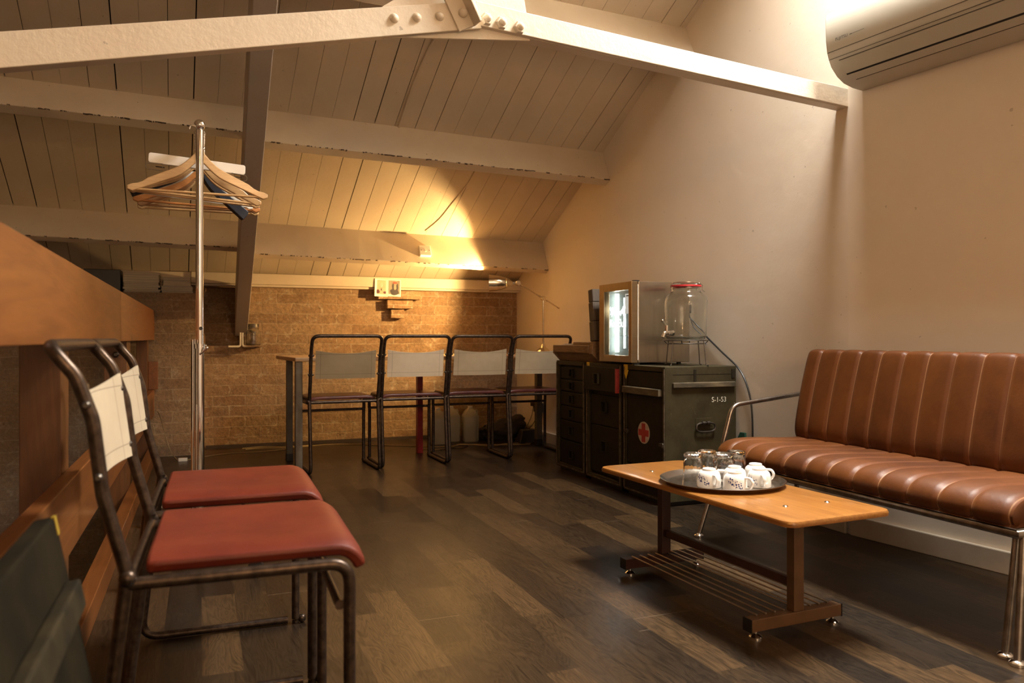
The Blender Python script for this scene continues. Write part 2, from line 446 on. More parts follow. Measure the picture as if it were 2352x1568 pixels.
def cup_mat(seed):
    m = MT('white_porcelain_blue_flowers')
    s = m.xyz()
    # printed sprig on the side facing local -y, upside-down cups
    cp_, sp_ = math.cos(R(58)), math.sin(R(58))
    xr = m.math('ADD', m.math('MULTIPLY', s[0], cp_), m.math('MULTIPLY', s[1], sp_)); yr = m.math('ADD', m.math('MULTIPLY', s[0], sp_), m.math('MULTIPLY', s[1], -cp_))
    a = m.math('ARCTAN2', xr, yr)
    vec = m.comb(m.math('MULTIPLY', a, .037), s[2], seed)
    vo = m.nd('ShaderNodeTexVoronoi'); m.l.new(vec, vo.inputs['Vector']); vo.inputs['Scale'].default_value = 185; vo.inputs['Randomness'].default_value = 1.0
    pet = m.math('LESS_THAN', m.math('ADD', vo.outputs['Distance'], m.math('MULTIPLY', m.math('SUBTRACT', m.noise(420, 2, .5), .5), .5)), .46)
    w = m.math('MULTIPLY', m.math('SUBTRACT', m.noise(90, 3, .6, vec), .5), .7)
    # sprig runs diagonally
    dd = m.math('ABSOLUTE', m.math('ADD', m.math('ADD', m.math('MULTIPLY', m.math('SUBTRACT', a, -.55), .55), m.math('MULTIPLY', m.math('SUBTRACT', s[2], .026), 30.0)), w))
    msk = m.math('LESS_THAN', dd, .30)
    rng = m.math('LESS_THAN', m.math('ABSOLUTE', m.math('SUBTRACT', a, -.5)), .62)
    zr = m.math('LESS_THAN', m.math('ABSOLUTE', m.math('SUBTRACT', s[2], .025)), .017)
    dd2 = m.math('LESS_THAN', m.math('ABSOLUTE', m.math('SUBTRACT', a, 2.2)), .4)
    rng2 = m.math('MULTIPLY', dd2, m.math('LESS_THAN', m.math('ABSOLUTE', m.math('SUBTRACT', s[2], .03)), .011))
    f = m.math('MULTIPLY', m.math('MULTIPLY', pet, zr), m.math('MAXIMUM', m.math('MULTIPLY', msk, rng), rng2))
    c = m.mix(f, (.86,.83,.78), (.035,.05,.19))
    return m.fin(c, .12, 0, **{'Coat Weight': .3, 'Coat Roughness': .05})
M_tray = metal('tray_steel', (.40,.36,.32), .22, (.33,.29,.26))
M_acwhite = simple('aircon_white', (.52,.49,.41), (.50,.465,.385), 3, .38)
M_acgrey = simple('aircon_joint', (.10,.08,.06), (.08,.06,.045), 3, .5)
M_acslot = simple('aircon_slot', (.33,.32,.30), rough=.5)
M_redrub = simple('red_gasket', (.55,.03,.035), (.45,.02,.025), 20, .45)
M_tealgreen = simple('teal_card', (.02,.09,.06), rough=.5)
def emis(name, c, s):
    m = MT(name); n = m.noise(3, 2, .5)
    e = m.math('MULTIPLY_ADD', n, s*.1, s)
    return m.fin(c, .5, 0, **{'Emission Color': rgb(c), 'Emission Strength': e})
M_tubelight = emis('fridge_tube_glow', (.93,1,.97), 8)
M_bulb = emis('bulb_glow', (1,.72,.36), 30)
M_fint = simple('fridge_liner', (.13,.15,.138), (.11,.13,.12), 5, .9, **{'Specular_IOR_Level': .05})
M_brickbit = M_brick

# =================================================================== SETTING
WX = 2.52
def roofz(y): return 1.575 + .5*(5.639-y) if y > .6 else 1.575+.5*(5.639-.6) - .5*(.6-y)

# floor (open over the stairwell at X < -.30)
bm = NB(); box(bm, -.36, 3.6, -3.4, 6.4, -.2, 0); struct('floor', bm, M_floor)
bm = NB(); box(bm, -2.8, -.36, -3.4, 6.4, -2.7, -2.6); struct('floor_stairwell', bm, M_dark)
bm = NB(); box(bm, -.36, -.30, -3.5, 6.3, -2.7, -.2); struct('wall_stairwell', bm, M_dark)
# back wall, with the pocket the rafter foot sits in
bm = NB()
YB = 6.19
box(bm, -.2, .026, YB, 6.45, -.1, 1.5)
box(bm, .30, WX+.2, YB, 6.45, -.1, 1.5)
box(bm, .026, .30, YB, 6.45, -.1, .762)
box(bm, .026, .30, YB, 6.45, 1.20, 1.5)
box(bm, .0, .33, 6.32, 6.45, .7, 1.25)
wb = struct('wall_back', bm, M_brick)
bm = NB(); box(bm, -2.8, .015, 5.885, 6.45, -2.6, 1.135); struct('wall_back_pier', bm, M_brick, bev=.006)
bm = NB(); box(bm, -2.8, -.2, 6.19, 6.45, 1.1, 1.6); struct('wall_back_upper', bm, M_brick)
# bricks left sticking out below the wall plate
random.seed(3)
cb = NB()
for (x0, x1, z0, z1, y0) in ((1.30,1.646,1.130,1.196,6.10),(1.372,1.580,1.056,1.122,6.10),(1.405,1.512,.980,1.046,6.11)):
    b1 = NB(); box(b1, x0, x1, y0, 6.2, z0, z1)
    bmesh.ops.subdivide_edges(b1, edges=b1.edges[:], cuts=4, use_grid_fill=True)
    for v in b1.verts: v.co += V((random.uniform(-1,1), random.uniform(-1,1), random.uniform(-1,1)))*.0022
    me = bpy.data.meshes.new('t'); b1.to_mesh(me); b1.free(); cb.from_mesh(me)
o = obj('corbel_bricks', cb, M_brick, wb, bev=.002)
# right wall, two planes
bm = NB()
box(bm, WX, WX+.3, 2.5, 6.45, -.1, 4.4); struct('wall_right', bm, M_plaster)
RW = Matrix.Translation((WX, 2.5, 0)) @ Matrix.Rotation(R(7.2), 4, 'Z')     # local -y runs along the wall towards the room's front
bm = NB(); box(bm, 0, .3, -6.1, .0, -.1, 4.6)
o = struct('wall_right_front', bm, M_plaster); o.matrix_world = RW
bm = NB(); box(bm, -.018, 0, -6.0, -.02, 0, .082)
o = struct('baseboard_right_front', bm, M_skirt, bev=.004); o.matrix_world = RW
bm = NB(); box(bm, WX-.018, WX, 2.5, 6.19, 0, .084); struct('baseboard_right', bm, M_skirt, bev=.004)
bm = NB(); box(bm, -2.8, 3.9, -3.6, -3.4, -2.7, 4.6); struct('wall_front', bm, M_plaster)
bm = NB(); box(bm, -3.0, -2.8, -3.6, 6.45, -2.7, 4.6); struct('wall_left', bm, M_brick)
bm = NB(); box(bm, .03, 2.0, 6.165, 6.19, 0, .022); struct('gap_shadow_back', bm, simple('gap_shadow_dark', (.05,.03,.018), rough=.6))  # dark strip standing in for the shadowed gap at the wall foot

# ceiling : painted boards running up the slope, dark gaps between
HX0, HX1, HY0, HY1 = 2.02, 2.57, 1.25, 2.45      # roof-light opening
bm = NB()
def board(x0, x1, ya, yb, dz=0):
    def p(x, y, t): return (x-.03*(y-4.6), y, roofz(y)+t+dz)
    hexa(bm, [p(x0,ya,0), p(x1,ya,0), p(x1,yb,0), p(x0,yb,0), p(x0,ya,.014), p(x1,ya,.014), p(x1,yb,.014), p(x0,yb,.014)])
random.seed(11)
k = -30
SP = .1247
while True:
    xa = .829 + k*SP
    if xa > 2.95: break
    g0 = random.choice([.0012,.002,.003,.004,.006]); 
    x0, x1 = xa+g0, xa+SP-.0003
    if x0 > -3.0:
        dz = random.uniform(0, .0015)
        if x1 < HX0-.02 or x0 > HX1+.02: board(x0, min(x1, 3.3), 6.4, .6, dz)
        else: board(x0, x1, 6.4, HY1, dz); board(x0, x1, HY0, .6, dz)
    k += 1
struct('ceiling', bm, M_plank)
bm = NB()
def slab(x0, x1, ya, yb, t0, t1):
    hexa(bm, [(x0,ya,roofz(ya)+t0),(x1,ya,roofz(ya)+t0),(x1,yb,roofz(yb)+t0),(x0,yb,roofz(yb)+t0),(x0,ya,roofz(ya)+t1),(x1,ya,roofz(ya)+t1),(x1,yb,roofz(yb)+t1),(x0,yb,roofz(yb)+t1)])
slab(-3, HX0, 6.6, .6, .016, .06); slab(HX1, 3.9, 6.6, .6, .016, .06); slab(HX0, HX1, 6.6, HY1, .016, .06); slab(HX0, HX1, HY0, .6, .016, .06)
struct('ceiling_roof_deck', bm, M_dark)
bm = NB(); slab(-3, 3.9, .6, -3.6, 0, .06); struct('ceiling_front', bm, M_plank)
# roof-light lining
bm = NB()
for (xa, xb, ya, yb) in ((HX0-.03, HX0, HY1, HY0), (HX1, HX1+.03, HY1, HY0), (HX0, HX1, HY1+.03, HY1), (HX0, HX1, HY0, HY0-.03)):
    slab(xa, xb, ya, yb, -.02, .3)
struct('window_1', bm, M_white)

# purlins : each a mesh in its own frame, local z=0 at the chipped lower arris
NR = V((0, -.447, -.894)); SL = V((0, .894, -.447))
def purlin(name, x0, x1, y_at_right, depth, th, lift=0.0):
    # line follows direction (1,.03); top contact line on the roof
    o_pt = V((0, 0, 0))
    bm = NB()
    L = x1-x0
    prof = []
    def P(x, a, b):   # a along roof normal (into room), b along slope (away)
        yc = -.03*(WX-x)
        base = V((x, y_at_right+yc, roofz(y_at_right+yc)+lift))
        return base + NR*a + SL*b
    org = P(x0, depth, 0)
    n = 40
    rows = []
    for i in range(n+1):
        x = x0+L*i/n
        j = .0007*math.sin(i*1.3)+.0005*math.sin(i*2.1+1)
        rows.append([bm.verts.new(P(x, -.03, 0)-org), bm.verts.new(P(x, depth+j, j)-org), bm.verts.new(P(x, depth+j*.5, th)-org), bm.verts.new(P(x, -.03, th)-org)])
    for i in range(n):
        for q in range(4): bm.faces.new((rows[i][q], rows[i][(q+1)%4], rows[i+1][(q+1)%4], rows[i+1][q]))
    bm.faces.new(rows[0][::-1]); bm.faces.new(rows[-1])
    # rotate into frame where z is along -NR
    o = struct(name, bm, M_purlin, bev=.004)
    o.location = org
    return o
RX0, RX1 = .225, .315       # rafter sides near the wall
purlin('trim_1', RX1-.08, WX, 4.644, .225, .068)
purlin('trim_2', -2.8, RX0+.02, 4.644, .175, .068)
purlin('trim_3', RX1-.07, WX, 5.639, .25, .055)
purlin('trim_4', -2.8, RX0+.02, 5.639, .21, .055)
purlin('trim_5', .20, WX, 3.678, .20, .07)
purlin('trim_6', -2.8, .20, 3.678, .17, .07)
# wall plate
bm = NB(); box(bm, -.07, WX, 6.10, 6.25, 1.222, 1.302); box(bm, -.07, WX, 6.125, 6.25, 1.205, 1.222); struct('trim_7', bm, M_purlin, bev=.003)
bm = NB(); box(bm, -2.8, -.07, 6.12, 6.25, 1.135, 1.30); struct('trim_8', bm, M_plank, bev=.003)
# rafter
bm = NB()
def rb(y): return .85 + .372*(6.2-y)
def rx(y): return RX0 + .008 - .019*(6.15-y)
ya, yb = 6.24, 1.2
pts = []
for y, zt in ((ya, .32), (yb, .32)):
    for (dx, dz) in ((0,0),(.088,0),(.088,zt),(0,zt)): pts.append((rx(y)+dx, y, rb(y)+dz))
hexa(bm, [pts[0],pts[1],pts[5],pts[4],pts[3],pts[2],pts[6],pts[7]])
o = struct('trim_9', bm, M_rafter, bev=.004)
# iron shoe under rafter foot
bm = NB()
for s in (-1, 1):
    xc = .276+s*.008
    tube(bm, fillet([(xc, 6.12, .86), (xc, 6.12, .757), (xc+s*.085, 6.10, .757)], .02, 5), .0075, 8)
sh = obj('rafter_shoe', bm, M_steelpaint); tag(sh, 'cream painted iron bracket under the foot of the grey sloping rafter', 'bracket')

# ------------------------------------------------------------ steel roof truss
tr = thing('roof_truss', 'cream painted steel roof truss with rivets and bolts crossing the room overhead', 'truss', (.767, 2.349, 1.82))
def bar(bm, a, b, h, w, n):     # flat bar a->b, height h, width w along n
    a, b, n = V(a), V(b), V(n).normalized(); d = (b-a).normalized(); u = d.cross(n).normalized()
    if u.z < 0: u = -u
    q = []
    for p in (a, b):
        for (i, j) in ((-1,-1),(1,-1),(1,1),(-1,1)): q.append(p+u*h/2*j+n*w/2*i)
    hexa(bm, [q[0],q[1],q[5],q[4],q[3],q[2],q[6],q[7]])
T0 = V((.767, 2.349, 1.82))
dR = V((WX+.05, 2.525, 1.832))-T0; nR = V((dR.y, -dR.x, 0)).normalized()
dL = V((-2.475, -.2416, -.655)); nL = nR
eR = V((dR.x, dR.y, .008)); eL = V((dL.x, dL.y, -.625))
bm = NB(); bar(bm, V((.04,0,.033))+nR*.012, eR+nR*.012, .076, .012, nR); bar(bm, V((.04,0,-.001))-nR*.02, eR+V((0,0,-.034))-nR*.02, .010, .05, nR)
obj('tie_bar', bm, M_steelpaint, tr, bev=.002)
bm = NB(); bar(bm, V((.05*nR.y*-1,0.0,.028))+nR*.012, eL+nR*.012, .086, .012, nR); bar(bm, V((.0,0,-.012))-nR*.02, eL+V((0,0,-.039))-nR*.02, .010, .05, nR)
obj('tie_bar', bm, M_steelpaint, tr, bev=.002)
hl_ = math.hypot(dR.x, dR.y)
E = Matrix((( dR.x/hl_, 0, nR.x, 0), (dR.y/hl_, 0, nR.y, 0), (0, 1, 0, 0), (0,0,0,1)))  # local x along truss, y up, z towards camera
bm = NB()
prism(bm, [(-.252,-.090),(.246,-.014),(.234,.069),(.224,.120),(.17,.34),(-.10,.34),(-.21,.040),(-.262,.0)], .010, E @ Matrix.Translation((0,0,-.006)))
obj('gusset_plate', bm, M_steelpaint, tr, bev=.0015)
bm = NB()
bar(bm, E @ V((.006,-.026,.026)), E @ V((-.644,1.174,.026)), .060, .010, nR); bar(bm, E @ V((.033,-.014,.052)), E @ V((-.617,1.186,.052)), .008, .05, nR)
obj('diagonal_strut', bm, M_steelpaint, tr, bev=.0015)
for (x, y) in ((-.231,-.037),(-.1587,-.021),(-.0843,-.003),(-.010,.018)):
    bm = NB(); ball(bm, E @ V((x, y, .020 if x < -.05 else .034)), .0150, 16, 10); obj('rivet', bm, M_steelpaint, tr, smooth=True)
for (x, y) in ((.077,.018),(.1297,.015),(.195,.012)):
    bm = NB(); Mx = E @ Matrix.Translation((x, y, .018))
    lathe(bm, [(0,0),(.021,0),(.021,.011),(.018,.015),(0,.015)], 6, Mx)
    lathe(bm, [(.0115,.012),(.0115,.022),(.006,.027),(0,.028)], 14, Mx)
    obj('hex_bolt', bm, M_steelpaint, tr, smooth=True)

# ------------------------------------------------------------ balustrade
bl = thing('balustrade', 'orange pine balustrade of wide boards and posts along the stairwell', 'balustrade', (-.318, 3.0, 0))
L0 = V((-.318, 3.0, 0))
def lbox(bm, x0, x1, y0, y1, z0, z1): return box(bm, x0-L0.x, x1-L0.x, y0-L0.y, y1-L0.y, z0, z1)
bm = NB(); lbox(bm, -.336, -.30, .2, 5.872, .806, 1.008); obj('top_board', bm, M_pine, bl, bev=.003)
bm = NB(); lbox(bm, -.336, -.30, .2, 5.87, .288, .468); obj('lower_rail', bm, M_pine, bl, bev=.003)
bm = NB(); lbox(bm, -.336, -.285, .2, 5.87, 0.0, .078); obj('kick_board', bm, M_pine, bl, bev=.003)
for (xa, xb, ya, yb) in ((-.432,-.337,2.3,2.42),(-.437,-.337,4.2,4.40),(-.405,-.337,5.74,5.85),(-.432,-.337,.5,.62)):
    bm = NB(); lbox(bm, xa, xb, ya, yb, -.5, 1.0); obj('post', bm, M_pinev, bl, bev=.003)
for z in (.62,.74):
    bm = NB(); lathe(bm, [(0,0),(.016,0),(.016,.006),(.008,.012),(0,.012)], 6, Matrix.Translation((-.385-L0.x, 4.2-L0.y, z)) @ Matrix.Rotation(R(90),4,'X')); obj('bolt', bm, M_iron, bl)
bm = NB(); box(bm, 0,.06,0,.06,0,.19); o = obj('wood_block', bm, M_pine, bev=.002); o.location = (-.336, 5.78, .40)
tag(o, 'short pine block fixed beside the far end post of the balustrade', 'wood block'); o.location = (-.336,5.80,.47)

# green crate lid leaning on the balustrade
lid = thing('crate_lid', 'blurred dark green wooden crate lid with battens leaning in the lower left corner', 'crate lid', (-.10, .756, 0), (0, R(-11), 0))
bm = NB(); box(bm, -.03, 0, -.5, .60, 0, .56); M_lid = simple('lid_green_paint', (.016,.0120,.0052), (.008,.0062,.003), 9, .85, 0, .25, 40, .003, **{'Specular_IOR_Level': .08})
obj('board', bm, M_lid, lid, bev=.004)
for z in (.445, .22):
    bm = NB(); box(bm, 0.0005, .022, -.5, .56, z-.022, z+.022); obj('batten', bm, simple('lid_batten_paint', (.032,.024,.011), (.014,.011,.006), 14, .75, 0, .3, 40, .003, **{'Specular_IOR_Level': .12}), lid, bev=.004)
bm = NB(); box(bm, -.004, .0012, .585, .6008, .532, .5608); obj('tape_mark', bm, simple('dull_yellow', (.3,.2,.015), rough=.6), lid, label='yellow tape mark')

# =================================================================== CHAIRS
def make_chair(name, label, grp, cm, sm, arch=0.0, top=.832, cw=.183):
    t = thing(name, label, 'chair', group=grp)
    h = .210; r = .0108
    bp = lambda s: [(s*h,0,.436),(s*h,-.036,.57),(s*h,-.050,.69),(s*h,-.074,.760),(s*h,-.112,top)]
    bm = NB(); tube(bm, fillet(bp(-1)+bp(1)[::-1], [0.1,.1,.06,.055,.055,.06,.1,.1], 7), r, 12); obj('back_frame', bm, M_tube, t, smooth=True)
    for s in (-1, 1):
        bm = NB(); tube(bm, fillet([(s*h,-.001,.45),(s*h,-.052,.012),(s*h,.33,.012)], .045, 7), r, 12); obj('leg', bm, M_tube, t, smooth=True)
        bm = NB(); tube(bm, [(s*(h-.002),.352,.36),(s*(h-.002),.352,.014)], r, 12); tube(bm, [(s*(h-.002),.352,.010),(s*(h-.002),.352,.001)], r*.9, 12); ball(bm, (s*h,.37,.012), .012, 12, 8); obj('leg', bm, M_tube, t, smooth=True)
        bm = NB(); tube(bm, fillet([(s*h,-.005,.425),(s*h,.352,.425),(s*h,.352,.35)], .05, 7), r, 12)
        ball(bm, (s*h*1.03, 0, .436), .014, 12, 8)
        obj('seat_rail', bm, M_tube, t, smooth=True)
        for z, y in ((.715,-.058),(.60,-.041)):
            bm = NB(); tube(bm, [(s*(h-.018), y, z), (s*(h-.012), y, z), (s*(h+.012), y, z), (s*(h+.016), y, z)], [.004,.007,.007,.004], 10); obj('rivet', bm, M_iron, t, smooth=True)
    bm = NB(); tube(bm, [(-h,.002,.430),(h,.002,.430)], r*.9, 12); obj('crossbar', bm, M_tube, t, smooth=True)
    bm = NB(); tube(bm, [(-h,.335,.352),(h,.335,.352)], r*.8, 12); obj('crossbar', bm, M_tube, t, smooth=True)
    # seat pad : flat, rolled down at the front
    def S(u, v):
        x = (u-.5)*.398
        d = .025+v*.385
        if d < .33: y, z = d, .447
        else:
            a = (d-.33)/.06; a = min(a, 1.3); y = .33+.045*math.sin(a); z = .447-.045*(1-math.cos(a))
        e = min(u, 1-u)*.398
        z += .006*min(1, e/.05) - (.004 if e < .01 else 0)
        z -= .008*max(0, 1-abs(v-.45)/.45)*max(0, 1-abs(u-.5)/.5)*.6
        return (x, y, z)
    bm = NB(); sheet(bm, S, 24, 22, .022); obj('seat', bm, sm, t, smooth=True, bev=.006)
    def B(u, v):
        x = (u-.5)*2*cw; q = (2*u-1)**2
        z = .575+v*.172 - (1-q)*(.020*v) + arch*(1-q)*(1-v)*.01
        y = -.037-.010*v-(.05-.037)*v - (1-q)*.022
        return (x, y, z)
    bm = NB(); sheet(bm, B, 24, 10, .005); obj('backrest', bm, cm, t, smooth=True)
    return t
row = 'tubular chairs tucked along the back wall table'
near = 'tubular chairs with their backs to the balustrade'
cs = [('tubular_chair', 'grey-green canvas backed tubular chair, leftmost of four at the brick wall table', (.812,4.80,0), R(3), 0),
      ('tubular_chair', 'pale cream canvas backed tubular chair at the table, in front of its red leg', (1.266,4.868,0), R(1), 1),
      ('tubular_chair', 'beige canvas tubular chair at the table, in front of the plastic water bottles', (1.722,4.925,0), R(0), 2),
      ('tubular_chair', 'tubular chair in front of the desk lamp, partly hidden by the green chests', (2.172,4.955,0), R(-1), 2)]
for nm, lb, loc, rz, ci in cs:
    c = make_chair(nm, lb, row, M_canvas[ci], M_darkred); c.location = loc; c.rotation_euler = (0,0,rz)
c = make_chair('tubular_chair', 'red seated tubular chair nearest the camera, beside the green crate lid', near, M_canvas[3], M_red, top=.808, cw=.201); c.location = (-.104,1.595,0); c.rotation_euler = (0,0,R(-91.5))
c = make_chair('tubular_chair', 'second red seated tubular chair, between the nearest chair and the coat rack', near, M_canvas[3], M_red, top=.808, cw=.201); c.location = (-.104,2.105,0); c.rotation_euler = (0,0,R(-91))

# =================================================================== LONG TABLE
tb = thing('long_table', 'narrow pale plywood table with grey and red legs against the brick wall', 'table', (1.48, 5.27, 0), (0,0,R(4)))
bm = NB(); box(bm, .50-1.48, 2.47-1.48, 4.80-5.15, 5.52-5.15, .676, .70)
obj('tabletop', bm, M_tabletop, tb, bev=.004)
def tleg(x, y, w, m, lab=None, tip=True):
    bm = NB(); box(bm, x-w/2, x+w/2, y-w/2, y+w/2, 0.012 if tip else 0, .676); o = obj('leg', bm, m, tb, bev=.003, label=lab)
    if tip:
        bm = NB(); box(bm, x-w*.55, x+w*.55, y-w*.55, y+w*.55, 0, .05); obj('foot', bm, M_black, o, bev=.002)
tleg(.526-1.48, 4.835-5.15, .042, M_grey, tip=False); tleg(.555-1.48, 5.32-5.15, .04, M_grey)
tleg(1.452-1.48, 5.27-5.15, .04, M_legred, 'red leg', False); tleg(2.40-1.48, 5.25-5.15, .045, M_grey)
tleg(2.40-1.48, 4.87-5.15, .042, M_grey, tip=False)

# =================================================================== DESK LAMP
lp = thing('desk_lamp', 'polished metal articulated desk lamp with bell shade, lit, on the wall table', 'lamp', (2.372, 5.3, .70))
bm = NB(); lathe(bm, [(0,0),(.075,0),(.078,.006),(.070,.012),(.052,.018),(.045,.030),(.034,.040),(.022,.048),(.016,.066),(.010,.075),(0,.075)], 32); obj('base', bm, M_brass, lp, smooth=True)
bm = NB(); tube(bm, [(0,0,.07),(0,0,.405)], .0075, 12); lathe(bm, [(0,.385),(.011,.385),(.011,.40),(0,.40)], 14); obj('stem', bm, M_brass, lp, smooth=True)
J1 = V((0,0,.416)); J2 = V((-.205,0,.526)); E3 = V((.122,0,.350))
bm = NB(); tube(bm, [J2, E3], .0048, 10)
d = (J2-J1).normalized()
for p in (J1+d*.035, J1-d*.035, J2-d*.03, E3): tube(bm, [p-d*.006, p+d*.006], .0075, 12)
ball(bm, E3-d*.008, .008, 12, 8); obj('arm', bm, M_brass, lp, smooth=True)
for J in (J1, J2):
    bm = NB(); lathe(bm, [(0,-.012),(.017,-.012),(.019,-.008),(.019,.008),(.017,.012),(.009,.012),(.009,.016),(0,.016)], 24, Matrix.Translation(J) @ Matrix.Rotation(R(90),4,'X')); obj('joint', bm, M_brass, lp, smooth=True)
SY = 22
Ms = Matrix.Translation(J2) @ Matrix.Rotation(R(-SY), 4, 'Z') @ Matrix.Rotation(R(-90), 4, 'Y')   # local z -> shade axis towards -x (+y)
prof = [(.004,.012),(.009,.02),(.011,.035),(.014,.042),(.021,.052),(.0275,.062),(.036,.082),(.0385,.087),(.047,.110),(.054,.135),(.0595,.165),(.062,.20),(.0635,.212)]
prof2 = [(r-.0016, z) for r, z in prof[::-1]]
NH = 40
bm = NB(); full = prof+prof2
lathe(bm, full, NH, Ms, skip=lambda j, k: (j in (6, len(full)-2-6)) and k % 2 == 0)
o = obj('lamp_shade', bm, M_brass, lp, smooth=True)
bm = NB(); lathe(bm, [(.037,.080),(.0392,.081),(.0392,.0825),(.037,.0835)], NH, Ms); lathe(bm, [(.0385,.086),(.0402,.0865),(.0402,.088),(.0385,.089)], NH, Ms); obj('shade_band', bm, M_brass, lp, smooth=True)
bm = NB(); ball(bm, Ms @ V((0,0,.158)), .02, 16, 12); obj('bulb', bm, M_bulb, lp, smooth=True)
LAMP = lp.location + (Ms @ V((0,0,.180)))

# =================================================================== MILITARY CHESTS
def chest(name, label, y0, y1, loc_x=2.08):
    t = thing(name, label, 'chest', (loc_x, (y0+y1)/2, 0), group='green military chests beside the bench')
    return t
XF = 2.08; XBK = 2.50; ZT = .68
def carcass(t, w, mat=M_green):
    bm = NB(); h = w/2; d = XBK-XF; e = .026
    box(bm, 0, d, -h, -h+e, .02, ZT); box(bm, 0, d, h-e, h, .02, ZT)
    box(bm, 0, d, -h+e, h-e, ZT-e, ZT); box(bm, 0, d, -h+e, h-e, .02, .02+e); box(bm, d-.02, d, -h+e, h-e, .02+e, ZT-e); box(bm, .03, .045, -h+e, h-e, .02+e, ZT-e)
    obj('carcass', bm, mat, t, bev=.003)
    bm = NB(); box(bm, .02, d-.02, -h+.02, h-.02, 0, .02); obj('plinth', bm, M_black, t)
    bm = NB(); q = .0035
    for s in (-1, 1): box(bm, -q, .004, s*(h-e/2)-.004+s*.006, s*(h-e/2)+.004+s*.006, .03, ZT-.01)
    for z in (.03,): box(bm, -q, .004, -h+.01, h-.01, z-.003, z+.005)
    obj('edge_strip', bm, M_edgewear, t)
def recess_handle(t, y, z, p, s=.05):
    bm = NB(); x = -.001
    box(bm, p-.012, p-.0005, y-s/2, y-s/2+.005, z-s/2, z+s/2); box(bm, p-.012, p-.0005, y+s/2-.005, y+s/2, z-s/2, z+s/2)
    box(bm, p-.012, p-.0005, y-s/2, y+s/2, z-s/2, z-s/2+.0035); box(bm, p-.012, p-.0005, y-s/2, y+s/2, z+s/2-.0035, z+s/2); 
    return bm
# A : six shallow drawers
wA = .385; tA = chest('drawer_chest', 'dark green chest of six drawers, furthest from camera, under the old wooden mould', 4.06, 4.445)
carcass(tA, wA)
z = ZT-.032
for hh in (.082,.075,.088,.088,.122,.165):
    bm = NB(); box(bm, .012, .029, -wA/2+.03, wA/2-.03, z-hh+.004, z-.004); dr = obj('drawer', bm, M_greendk, tA, bev=.003)
    obj('handle', recess_handle(tA, 0, z-hh/2, .012, min(.05, hh*.6)), M_greendk, dr, bev=.001)
    z -= hh
# B
wB = .40; tB = chest('drawer_chest', 'green chest with one drawer pulled forward and red tape edge, middle of the three', 3.635, 4.035)
carcass(tB, wB)
bm = NB(); box(bm, -.022, .029, -wB/2+.012, wB/2-.012, .525, .660); dr = obj('drawer', bm, M_greendk, tB, bev=.003); obj('handle', recess_handle(tB, .03, .592, -.022, .06), M_green, dr, bev=.001)
bm = NB(); box(bm, -.024, .028, -wB/2+.0105, -wB/2+.022, .524, .655); obj('tape', bm, M_redtape, tB, label='red tape edge')
for (za, zb) in ((.50,.33),(.325,.06)):
    bm = NB(); box(bm, .012, .029, -wB/2+.03, wB/2-.03, zb, za); dr = obj('drawer', bm, M_greendk, tB, bev=.003); obj('handle', recess_handle(tB, .0, (za+zb)/2+.02, .012, .06), M_greendk, dr, bev=.001)
# C
wC = .395; tC = chest('medical_chest', 'olive green chest with a red cross on its door, nearest the bench', 3.21, 3.605)
carcass(tC, wC)
bm = NB(); box(bm, .004, .029, -wC/2+.03, wC/2-.03, .57, ZT-.03); obj('flap', bm, M_greendk, tC, bev=.003)
bm = NB(); box(bm, .004, .029, -wC/2+.03, wC/2-.03, .17, .562); dr = obj('door', bm, M_greendk, tC, bev=.003)
Mc = Matrix.Translation((.0035, 0, .34)) @ Matrix.Rotation(R(-90), 4, 'Y')
bm = NB(); lathe(bm, [(0,0),(.056,0),(.056,.0015),(0,.0015)], 36, Mc); obj('badge', bm, M_whitepaint, dr, label='white disc with a red cross')
bm = NB(); q = .016
box(bm, -.0005, .0018, -q, q, .34-.047, .34+.047)
box(bm, -.00055, .00175, -.047, .047, .34-q, .34+q); obj('red_cross', bm, M_redcross, tC)
for zc, zz in ((.553,.02),(.115,.022)):
    bm = NB(); box(bm, -.020, .012, -wC/2+.028, wC/2-.012, zc-zz, zc+zz*.8)
    obj('batten', bm, M_batten, tC, bev=.004)
bm = NB(); box(bm, -.006, .026, -wC/2+.03, wC/2-.03, .045, .09); obj('kick_panel', bm, M_greendk, tC, bev=.003)
for (yy, zz) in ((-.17,.30),(.165,.335)):
    bm = NB(); box(bm, -.012, .004, yy-.022, yy+.01, zz-.008, zz+.008); tube(bm, fillet([(-.012,yy-.02,zz-.01),(-.02,yy-.04,zz-.01),(-.02,yy-.04,zz+.01),(-.012,yy-.02,zz+.01)], .006, 3), .0028, 8); obj('latch', bm, M_iron, tC, bev=.001)
# side details on the camera side (local y = -wC/2)
ys = -wC/2
bm = NB(); box(bm, .04, .408, ys-.016, ys, .576, .603); obj('batten', bm, M_batten, tC, bev=.004)
bm = NB(); box(bm, .045, .40, ys-.0012, ys+.001, .640, .6425); box(bm, .165, .18, ys-.003, ys, .605, .665); box(bm, .39, .41, ys-.004, ys, .62, .665)
obj('side_strap', bm, M_greendk, tC, bev=.0008)
hd = NB(); box(hd, .175, .275, ys-.002, ys, .385, .425); box(hd, .19,.26, ys-.008, ys, .388, .405); ho = obj('handle_plate', hd, M_green, tC, bev=.001)
bm = NB(); P0 = [(.17,ys-.012,.395),(.17,ys-.014,.356),(.285,ys-.014,.356),(.285,ys-.012,.395),(.25,ys-.010,.402),(.205,ys-.010,.402)]
P1 = []
N = 40
for i in range(N):
    a = 2*PI*i/N; cx, sx = math.cos(a), math.sin(a)
    P1.append((.2275+.055*math.copysign(abs(cx)**.6, cx), ys-.014, .380+.022*math.copysign(abs(sx)**.7, sx)))
